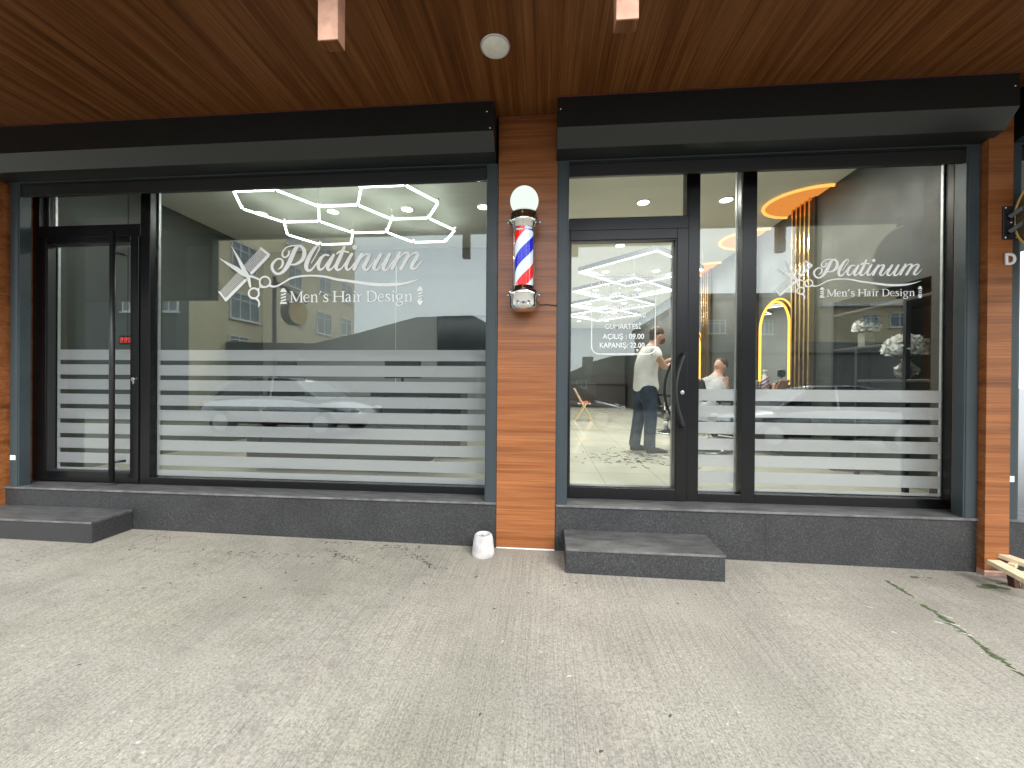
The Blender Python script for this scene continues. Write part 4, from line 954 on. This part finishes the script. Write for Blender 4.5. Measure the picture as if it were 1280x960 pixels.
# barber: local frame, faces +x, z from floor
mn = empty('person', (1.43, 2.5, .4), 'standing barber in white t-shirt and dark jeans, bent over a customer, arms forward', 'person', None, R(12))
LOC[mn] = Vector((0, 0, 0))
V = [(0,0,.95,.075),(-.01,0,1.10,.085),(0,0,1.28,.115),(.03,0,1.44,.11),(.08,0,1.53,.062),(.13,0,1.60,.07),(.165,0,1.67,.10),(.175,0,1.74,.085),
     (.03,-.19,1.44,.062),(.08,-.24,1.33,.048),(.15,-.25,1.22,.045),(.31,-.21,1.27,.038),(.43,-.16,1.33,.028),
     (.03,.19,1.44,.062),(.09,.24,1.33,.048),(.17,.24,1.24,.045),(.34,.18,1.30,.038),(.45,.12,1.36,.028),
     (-.01,-.10,.88,.07),(.02,-.11,.52,.06),(.0,-.12,.10,.045),(.10,-.13,.05,.04),
     (-.02,.10,.88,.07),(-.05,.11,.52,.06),(-.12,.12,.10,.045),(-.02,.13,.05,.04)]
E_ = [(0,1),(1,2),(2,3),(3,4),(4,5),(5,6),(6,7),(3,8),(8,9),(9,10),(10,11),(11,12),(3,13),(13,14),(14,15),(15,16),(16,17),(0,18),(18,19),(19,20),(20,21),(0,22),(22,23),(23,24),(24,25)]
def hand(V, E, w, d, up):
    w = Vector(w); d = Vector(d).normalized(); up = Vector(up); sd_ = d.cross(up).normalized()
    n = len(V); V.append((*(w+d*.045), .022)); E.append((hand.wi, n))
    for k, (o_, l) in enumerate(((-.026, .06), (-.009, .068), (.009, .064), (.026, .05))):
        a_ = len(V); base_ = w+d*.075+sd_*o_
        V.append((*base_, .0095)); V.append((*(base_+d*l*.5-up*.012), .0085)); V.append((*(base_+d*l*.75-up*.034), .007)); E += [(n, a_), (a_, a_+1), (a_+1, a_+2)]
    a_ = len(V); V.append((*(w+d*.03-sd_*.035-up*.01), .0105)); V.append((*(w+d*.065-sd_*.048-up*.025), .009)); E += [(n, a_), (a_, a_+1)]
hand.wi = 12; hand(V, E_, (.43,-.16,1.33), (1, .3, .1), (0, 0, 1))
hand.wi = 17; hand(V, E_, (.45,.12,1.36), (1, -.3, .0), (0, 0, 1))
bd = skin('body', V, E_, M['skin'], mn)
# face: nose, brow, ears as part of a head shell
hd = MB().ball((.17, 0, 1.69), (.098, .078, .118), 24, 16)
hd.ball((.265, 0, 1.665), (.022, .014, .022), 10, 8); hd.ball((.17, -.08, 1.675), (.018, .01, .03), 10, 8); hd.ball((.17, .08, 1.675), (.018, .01, .03), 10, 8)
hd.build('head', M['skin'], mn)
e_ = MB(); [e_.ball((.252, s_*.032, 1.69), (.012, .012, .008), 10, 8) for s_ in (-1, 1)]; e_.build('eye', M['screen'], mn)
MB().ball((.262, 0, 1.63), (.010, .024, .006), 10, 8).build('mouth', M['red'], mn)
hr = MB().ball((.155, 0, 1.725), (.106, .088, .098), 24, 16); hr.ball((.105, 0, 1.67), (.055, .075, .08), 16, 12); hr.build('hair', M['hair'], mn)
be = MB().ball((.215, 0, 1.615), (.062, .068, .052), 18, 12); be.build('beard', M['hair'], mn)
V = [(0,0,.86,(.205,.16)),(0,0,.97,(.20,.16)),(-.01,0,1.10,(.175,.14)),(0,0,1.28,(.185,.155)),(.02,0,1.42,(.17,.145)),(.05,0,1.50,.085),
     (.03,-.19,1.44,.088),(.075,-.235,1.32,.088),(.03,.19,1.44,.088),(.08,.235,1.33,.088)]
skin('t_shirt', V, [(0,1),(1,2),(2,3),(3,4),(4,5),(4,6),(6,7),(4,8),(8,9)], M['tshirt'], mn)
V = [(-.01,0,1.04,(.165,.13)),(-.01,0,.92,(.17,.14)),(.0,-.10,.80,.115),(.02,-.11,.52,.094),(.0,-.12,.28,.084),(.0,-.12,.05,.088),(-.02,.10,.80,.115),(-.05,.11,.52,.094),(-.09,.12,.28,.084),(-.12,.12,.05,.088)]
skin('jeans', V, [(0,1),(1,2),(2,3),(3,4),(4,5),(1,6),(6,7),(7,8),(8,9)], M['jeans'], mn)
for (x, y, a) in ((.06, -.125, 0), (-.06, .125, 0)):
    b = MB(); st = [(-.12, .038, .07), (-.06, .046, .11), (.03, .048, .10), (.10, .050, .07), (.17, .046, .055), (.21, .028, .035)]
    for i, (sx_, w_, h_) in enumerate(st):
        for k in range(10):
            t = 2*math.pi*k/10; b.v.append(Vector((x+sx_, y+w_*math.cos(t), .02+h_/2+h_/2*math.sin(t))))
    for i in range(len(st)-1):
        for k in range(10): b.f.append([i*10+k, i*10+(k+1) % 10, (i+1)*10+(k+1) % 10, (i+1)*10+k]); b.sm.append(True)
    b.f.append(list(range(10))[::-1]); b.sm.append(True); b.f.append([50+k for k in range(10)]); b.sm.append(True)
    so = b.build('shoe', M['shoe'], mn, sub=1); LOC[so] = Vector((0, 0, 0))
    MB().prism([(0, 0)], 0, 0) if False else None
    sb = MB(); P = [(x-.10, y), (x-.08, y-.042), (x+.06, y-.048), (x+.15, y-.046), (x+.20, y-.02), (x+.20, y+.02), (x+.15, y+.046), (x+.06, y+.048), (x-.08, y+.042)]
    sb.add([(a_, c_, .001) for a_, c_ in P]+[(a_, c_, .026) for a_, c_ in P], [list(range(9))[::-1], list(range(9, 18))]+[(i, (i+1) % 9, 9+(i+1) % 9, 9+i) for i in range(9)])
    sb.build('sole', M['white'], so)
# customer under a cape, reclined
cm = empty('person', (2.42, 2.85, .4), 'seated customer under a silver cape, head tilted back, seen through the narrow pane', 'person', None, R(-150))
LOC[cm] = Vector((0, 0, 0))
V = [(0,0,.66,.13),(-.08,0,.86,.13),(-.16,0,1.05,.13),(-.22,0,1.15,.06),(-.26,0,1.24,.085),(-.27,0,1.30,.08),
     (.28,-.10,.64,.085),(.46,-.10,.60,.065),(.52,-.10,.26,.045),(.60,-.10,.20,.035),(.28,.10,.64,.085),(.46,.10,.60,.065),(.52,.10,.26,.045),(.60,.10,.20,.035),
     (-.13,-.19,1.04,.055),(-.02,-.24,.82,.042),(.18,-.25,.80,.03),(-.13,.19,1.04,.055),(-.02,.24,.82,.042),(.18,.25,.80,.03)]
E_ = [(0,1),(1,2),(2,3),(3,4),(4,5),(0,6),(6,7),(7,8),(8,9),(0,10),(10,11),(11,12),(12,13),(2,14),(14,15),(15,16),(2,17),(17,18),(18,19)]
hand.wi = 16; hand(V, E_, (.18,-.25,.80), (1, .1, 0), (0, 0, 1)); hand.wi = 19; hand(V, E_, (.18,.25,.80), (1, -.1, 0), (0, 0, 1))
skin('body', V, E_, M['skin'], cm)
hd = MB().ball((-.27, 0, 1.27), (.10, .08, .115), 24, 16); hd.ball((-.17, 0, 1.28), (.022, .014, .022), 10, 8); hd.ball((-.27, -.08, 1.26), (.018, .01, .03), 10, 8); hd.ball((-.27, .08, 1.26), (.018, .01, .03), 10, 8); hd.build('head', M['skin'], cm)
MB().ball((-.30, 0, 1.31), (.10, .088, .10), 20, 14).build('hair', M['hair'], cm)
b = MB(); nr, nc = 9, 28
for i in range(nr):
    t = i/(nr-1)
    for k in range(nc):
        a = 2*math.pi*k/nc; cx = -.19+.42*t**1.1; rx = .075+.40*t**.8; ry = .075+.33*t**.7; z = 1.13-.18*t-.36*t**2.2-(.10*t if abs(math.sin(a)) > .5 else 0)
        w_ = 1+.07*math.sin(a*7)*t; b.v.append(Vector((cx+rx*math.cos(a)*w_, ry*math.sin(a)*w_, z+.02*math.sin(a*9)*t)))
for i in range(nr-1):
    for k in range(nc): b.f.append([i*nc+k, i*nc+(k+1) % nc, (i+1)*nc+(k+1) % nc, (i+1)*nc+k]); b.sm.append(True)
b.build('cape', M['cape'], cm, sub=1)
LOC[cm] = Vector((2.42, 2.85, .4))

# ------------------------------------------------------------------ across the street (seen mirrored in the glass)
def mir(p): return Vector((p.x, 2*(YG+.004)-p.y, p.z))
def win(par, axis, c, w, h, nx=2):
    # axis 'x': wall faces +x ; 'y': wall faces +y ; c = centre on the wall surface
    f = MB(); x, y, z = c; t = .06
    def bb(a0, a1, z0, z1, d0, d1):
        if axis == 'x': f.box(x+d0, x+d1, y+a0, y+a1, z+z0, z+z1)
        else: f.box(x+a0, x+a1, y+d0, y+d1, z+z0, z+z1)
    bb(-w/2, -w/2+t, -h/2, h/2, 0, .06); bb(w/2-t, w/2, -h/2, h/2, 0, .06); bb(-w/2, w/2, h/2-t, h/2, 0, .055); bb(-w/2, w/2, -h/2, -h/2+t, 0, .055)
    for k in range(1, nx): bb(-w/2+w*k/nx-t/2, -w/2+w*k/nx+t/2, -h/2, h/2, 0, .05)
    bb(-w/2, w/2, h*.22, h*.22+t*.8, 0, .045); bb(-w/2-.08, w/2+.08, -h/2-.06, -h/2, 0, .12)
    o = f.build('window', M['white'], par)
    g_ = MB()
    if axis == 'x': g_.box(x+.005, x+.02, y-w/2+.02, y+w/2-.02, z-h/2+.02, z+h/2-.02)
    else: g_.box(x-w/2+.02, x+w/2-.02, y+.005, y+.02, z-h/2+.02, z+h/2-.02)
    g_.build('window_pane', M['wglass'], o); return o
# A: long beige block
XA = -17.5
ba = empty('apartment_building', (-23, -26, -.1), 'tall beige apartment block mirrored in the left window', 'building')
y_near = mir(px(224, 380, XA)).y; y_far = mir(px(443, 380, XA)).y
MB().box(-30, XA, y_far, y_near, -.15, 17).build('wall', M['concrete_b'], ba)
MB().box(-30.2, XA+.25, y_far-.2, y_near+.2, 17.002, 17.4).build('roof', M['grey_b'], ba)
for (u0, u1, v0, v1) in ((290, 321, 306, 341), (357, 377, 290, 309), (399, 414, 299, 320), (360, 377, 333, 360), (399, 414, 345, 367), (426, 440, 355, 378), (288, 324, 368, 401), (396, 414, 391, 418), (426, 439, 398, 420), (286, 311, 420, 440), (360, 377, 383, 405), (290, 321, 238, 275)):
    pa, pb = px(u0, (v0+v1)/2, XA), px(u1, (v0+v1)/2, XA); um = (u0+u1)/2
    z0_, z1_ = px(um, v1, XA).z, px(um, v0, XA).z; c0 = mir(px(um, (v0+v1)/2, XA))
    win(ba, 'x', (XA, c0.y, (z0_+z1_)/2), abs(pa.y-pb.y), z1_-z0_, 3 if u1-u0 > 30 else 2)
# B: dark roofed market hall
def row(name, lab, dep, pts, zb, mat_r, mat_w, thick=6):
    # building whose front outline (u,v) is measured in the mirrored view at distance dep behind the glass
    q0 = [mir(py(u_, v_, dep)) for u_, v_ in pts]; e = empty(name, (sum(p_.x for p_ in q0)/len(q0), q0[0].y, -.1), lab, 'building')
    y_ = q0[0].y; poly = [(p_.x, p_.z) for p_ in q0]
    lo = [(poly[-1][0], zb), (poly[0][0], zb)]
    MB().prism(poly+lo, y_-thick, y_).build('roof', M[mat_r], e)
    xs_ = [p_[0] for p_ in poly]; MB().box(min(xs_)+.2, max(xs_)-.2, y_-thick+min(.2, thick*.1), y_-.15, -.15, zb-.005).build('wall', M[mat_w], e); return e, y_
row('market_hall', 'long low building with dark grey sloping roof mirrored in the left window', 22, [(384, 431), (440, 418), (520, 396.5), (590, 394), (625, 412), (690, 436)], 3.6, 'roof', 'grey_b')
row('market_stall_roof', 'low flat dark shop row in front of the beige block, mirrored', 17, [(205, 424), (265, 427), (384, 429), (600, 434)], 2.9, 'roof', 'grey_b', 3)
e, y_ = row('small_house', 'small house with a worn tile roof and a chimney, mirrored in the glass door', 34, [(690, 475), (733, 456), (790, 474)], 1.75, 'rooft', 'grey_b', 8)
q = mir(py(738, 459, 34)); MB().box(q.x-.5, q.x+.5, q.y-3, q.y-2, 1.5, 4.0).build('chimney', M['brown_b'], e)
q = mir(py(727, 480, 34)); win(e, 'y', (q.x, q.y-.15, q.z), .95, .8, 2)
e, y_ = row('shed', 'black flat roofed shed with a red trim mirrored behind the barber', 20, [(741, 452), (765, 445), (812, 444), (850, 446)], 1.9, 'roof', 'roof', 5)
q0, q1 = mir(py(738, 475, 19.9)), mir(py(850, 475, 19.9)); MB().box(q0.x, q1.x, y_+.02, y_+.35, 1.45, 1.85).build('trim', M['redtrim'], e)
e, y_ = row('apartment_building', 'brown grey house with a flat eave mirrored in the right window', 27, [(869, 377), (1024, 371)], 3.4, 'brown_b', 'brown_b', 20)
for (u0, u1, v0, v1) in ((885, 907, 400, 417), (950, 966, 400, 418)):
    q0, q1 = mir(py(u0, v0, 27)), mir(py(u1, v1, 27)); win(e, 'y', ((q0.x+q1.x)/2, y_, (q0.z+q1.z)/2), abs(q1.x-q0.x), abs(q0.z-q1.z), 3)
q1 = mir(py(866, 375, 26.8)); q2 = mir(py(1026, 370, 26.8))
MB().box(q1.x, q2.x, y_-20.3, y_+.4, q1.z+.08, q1.z+.42).build('eave', M['roof'], e)
xw = mir(py(869, 377, 27)).x; f_ = MB().box(xw-.05, xw+.01, y_-7.6, y_-6.0, 3.6, 4.9).build('window', M['white'], e); MB().box(xw-.07, xw-.052, y_-7.5, y_-6.1, 3.7, 4.8).build('window_pane', M['wglass'], f_)
e = empty('apartment_building', (22, -26, -.1), 'beige block with ledges mirrored at the far right of the right window', 'building')
q0 = mir(py(1024, 371, 24)); q1 = mir(py(1260, 371, 24)); MB().box(q0.x, q1.x+6, q0.y-2.6, q0.y, -.15, 15).build('wall', M['concrete_b'], e)
MB().box(q0.x-.2, q1.x+6.2, q0.y-2.8, q0.y+.3, 15.002, 15.4).build('roof', M['grey_b'], e)
for v_ in (381, 443): q = mir(py(1080, v_, 24)); MB().box(q0.x, q1.x+6, q0.y+.002, q0.y+.35, q.z-.12, q.z+.12).build('ledge', M['white'], e)
for (u0, u1, v0, v1) in ((1076, 1098, 393, 408), (1112, 1136, 391, 409)):
    a, c_ = mir(py(u0, v0, 24)), mir(py(u1, v1, 24)); win(e, 'y', ((a.x+c_.x)/2, q0.y, (a.z+c_.z)/2), abs(a.x-c_.x), abs(a.z-c_.z), 2)
row('market_stall_roof', 'low grey shop row mirrored in the right window', 15, [(845, 424), (900, 424), (1060, 428), (1180, 428)], 2.8, 'grey_b', 'grey_b', 3)
e, y_ = row('shop_building', 'dark blue grey shop building mirrored in the far left glass door', 13.7, [(-60, 290), (222, 290)], 6.9, 'grey_b', 'slate_b', .9)
for (u0, u1, v0, v1) in ((150, 168, 350, 389), (196, 220, 350, 389)):
    a, c_ = mir(py(u0, v0, 13.7)), mir(py(u1, v1, 13.7)); win(e, 'y', ((a.x+c_.x)/2, y_-.148, (a.z+c_.z)/2), abs(a.x-c_.x), abs(a.z-c_.z), 2)
# street sign on a pole
P0 = mir(py(343, 420, 6.7)); sp = empty('street_sign_pole', (P0.x, P0.y, 0), 'black pole with a round gold sign on a slanted arm, mirrored in the left window', 'sign pole')
zt_ = mir(py(343, 346, 6.7)).z
MB().tube([(P0.x, P0.y, -.1), (P0.x, P0.y, zt_)], .055, 16).build('pole', M['iron'], sp)
Pa, Pb = mir(py(343, 352, 6.7)), mir(py(384, 378, 6.7)); MB().bar(Pa, Pb, .08, .10).build('arm', M['iron'], sp)
Pc = mir(py(370, 391, 6.7)); ax = Vector((1, .22, 0)).normalized()
MB().disc(Pc-ax*.05, ax, .33, .26, 40).build('sign_drum', M['iron'], sp, .01); MB().disc(Pc+ax*.085, ax, .31, .01, 40).build('sign_face', M['signgold'], sp)

# parked cars
def car(x, y, rz, mt, lab):
    e = empty('parked_car', (0, 0, 0), lab, 'car', 'cars parked on the street')
    # stations along length: x, half width, z bottom, z belt
    st = [(-2.12, .62, .38, .62), (-2.05, .76, .28, .78), (-1.75, .84, .22, .90), (-1.1, .87, .2, .94), (0, .88, .2, .93), (.85, .87, .2, .90), (1.5, .84, .22, .80), (1.95, .76, .26, .68), (2.12, .60, .34, .55)]
    b = MB()
    for (sx_, w_, zb, zt2) in st:
        for (fy, fz) in ((-1, .35), (-1, .75), (-.93, .97), (-.5, 1.02), (.5, 1.02), (.93, .97), (1, .75), (1, .35), (.9, 0), (-.9, 0)): b.v.append(Vector((sx_, w_*fy, zb+(zt2-zb)*fz)))
    for i in range(len(st)-1):
        for k in range(10): b.f.append([i*10+k, (i+1)*10+k, (i+1)*10+(k+1) % 10, i*10+(k+1) % 10]); b.sm.append(True)
    b.f.append(list(range(10))); b.sm.append(True); b.f.append([80+k for k in range(10)][::-1]); b.sm.append(True)
    b.build('body', M[mt], e, sub=1)
    gs = [(-1.75, .72, .90, .92), (-1.25, .70, .9, 1.30), (-.6, .66, .9, 1.42), (.2, .65, .9, 1.41), (.55, .66, .9, 1.32), (1.2, .74, .88, .90)]
    b = MB(); r_ = MB()
    for (sx_, w_, zb, zt2) in gs:
        for (fy, fz) in ((-1.13, 0), (-1, .92), (-.8, 1), (.8, 1), (1, .92), (1.13, 0)): b.v.append(Vector((sx_, w_*fy, zb+(zt2-zb)*fz)))
    for i in range(len(gs)-1):
        for k in range(5): b.f.append([i*6+k, (i+1)*6+k, (i+1)*6+k+1, i*6+k+1]); b.sm.append(False)
    b.build('windows', M['carglass'], e)
    for (sx_, w_, zb, zt2) in gs[1:5]:
        for s_ in (-1, 1): r_.v.append(Vector((sx_, s_*w_*.93, zt2+.008)))
    for i in range(3): r_.f.append([i*2, (i+1)*2, (i+1)*2+1, i*2+1]); r_.sm.append(True)
    r_.build('roof', M[mt], e, solid=.03)
    b = MB()
    for s_ in (-1, 1):
        b.bar((1.2, s_*.80, .90), (.55, s_*.66, 1.32), .04, .05); b.bar((-.1, s_*.735, .92), (-.1, s_*.64, 1.40), .05, .05); b.bar((-1.25, s_*.70, 1.28), (-1.7, s_*.78, .93), .06, .08)
    b.build('window_pillar', M[mt], e)
    for wx in (-1.32, 1.32):
        for s_ in (-1, 1):
            t_ = MB().disc((wx, s_*.80, .31), (0, 1, 0), .31, .2, 28).build('wheel', M['tyre'], e, .02); MB().disc((wx, s_*.905, .31), (0, 1, 0), .2, .01, 20).build('rim', M['spacer'], t_)
    for s_ in (-1, 1):
        MB().ball((2.02, s_*.58, .63), (.10, .15, .07), 12, 8).build('headlight', M['white'], e); MB().ball((-2.03, s_*.62, .72), (.08, .14, .09), 12, 8).build('tail_light', M['red'], e)
    e.location = (x, y, gz(x)); e.rotation_euler.z = rz; return e
car(-6.6, -6.1, R(2), 'carpaint', 'silver car parked across from the left window, mirrored between the stripes')
car(6.4, -6.3, R(181), 'carpaint', 'silver car mirrored between the stripes of the right window')
car(.4, -9.4, R(0), 'cardark', 'dark car parked farther out, opposite the middle pillar')
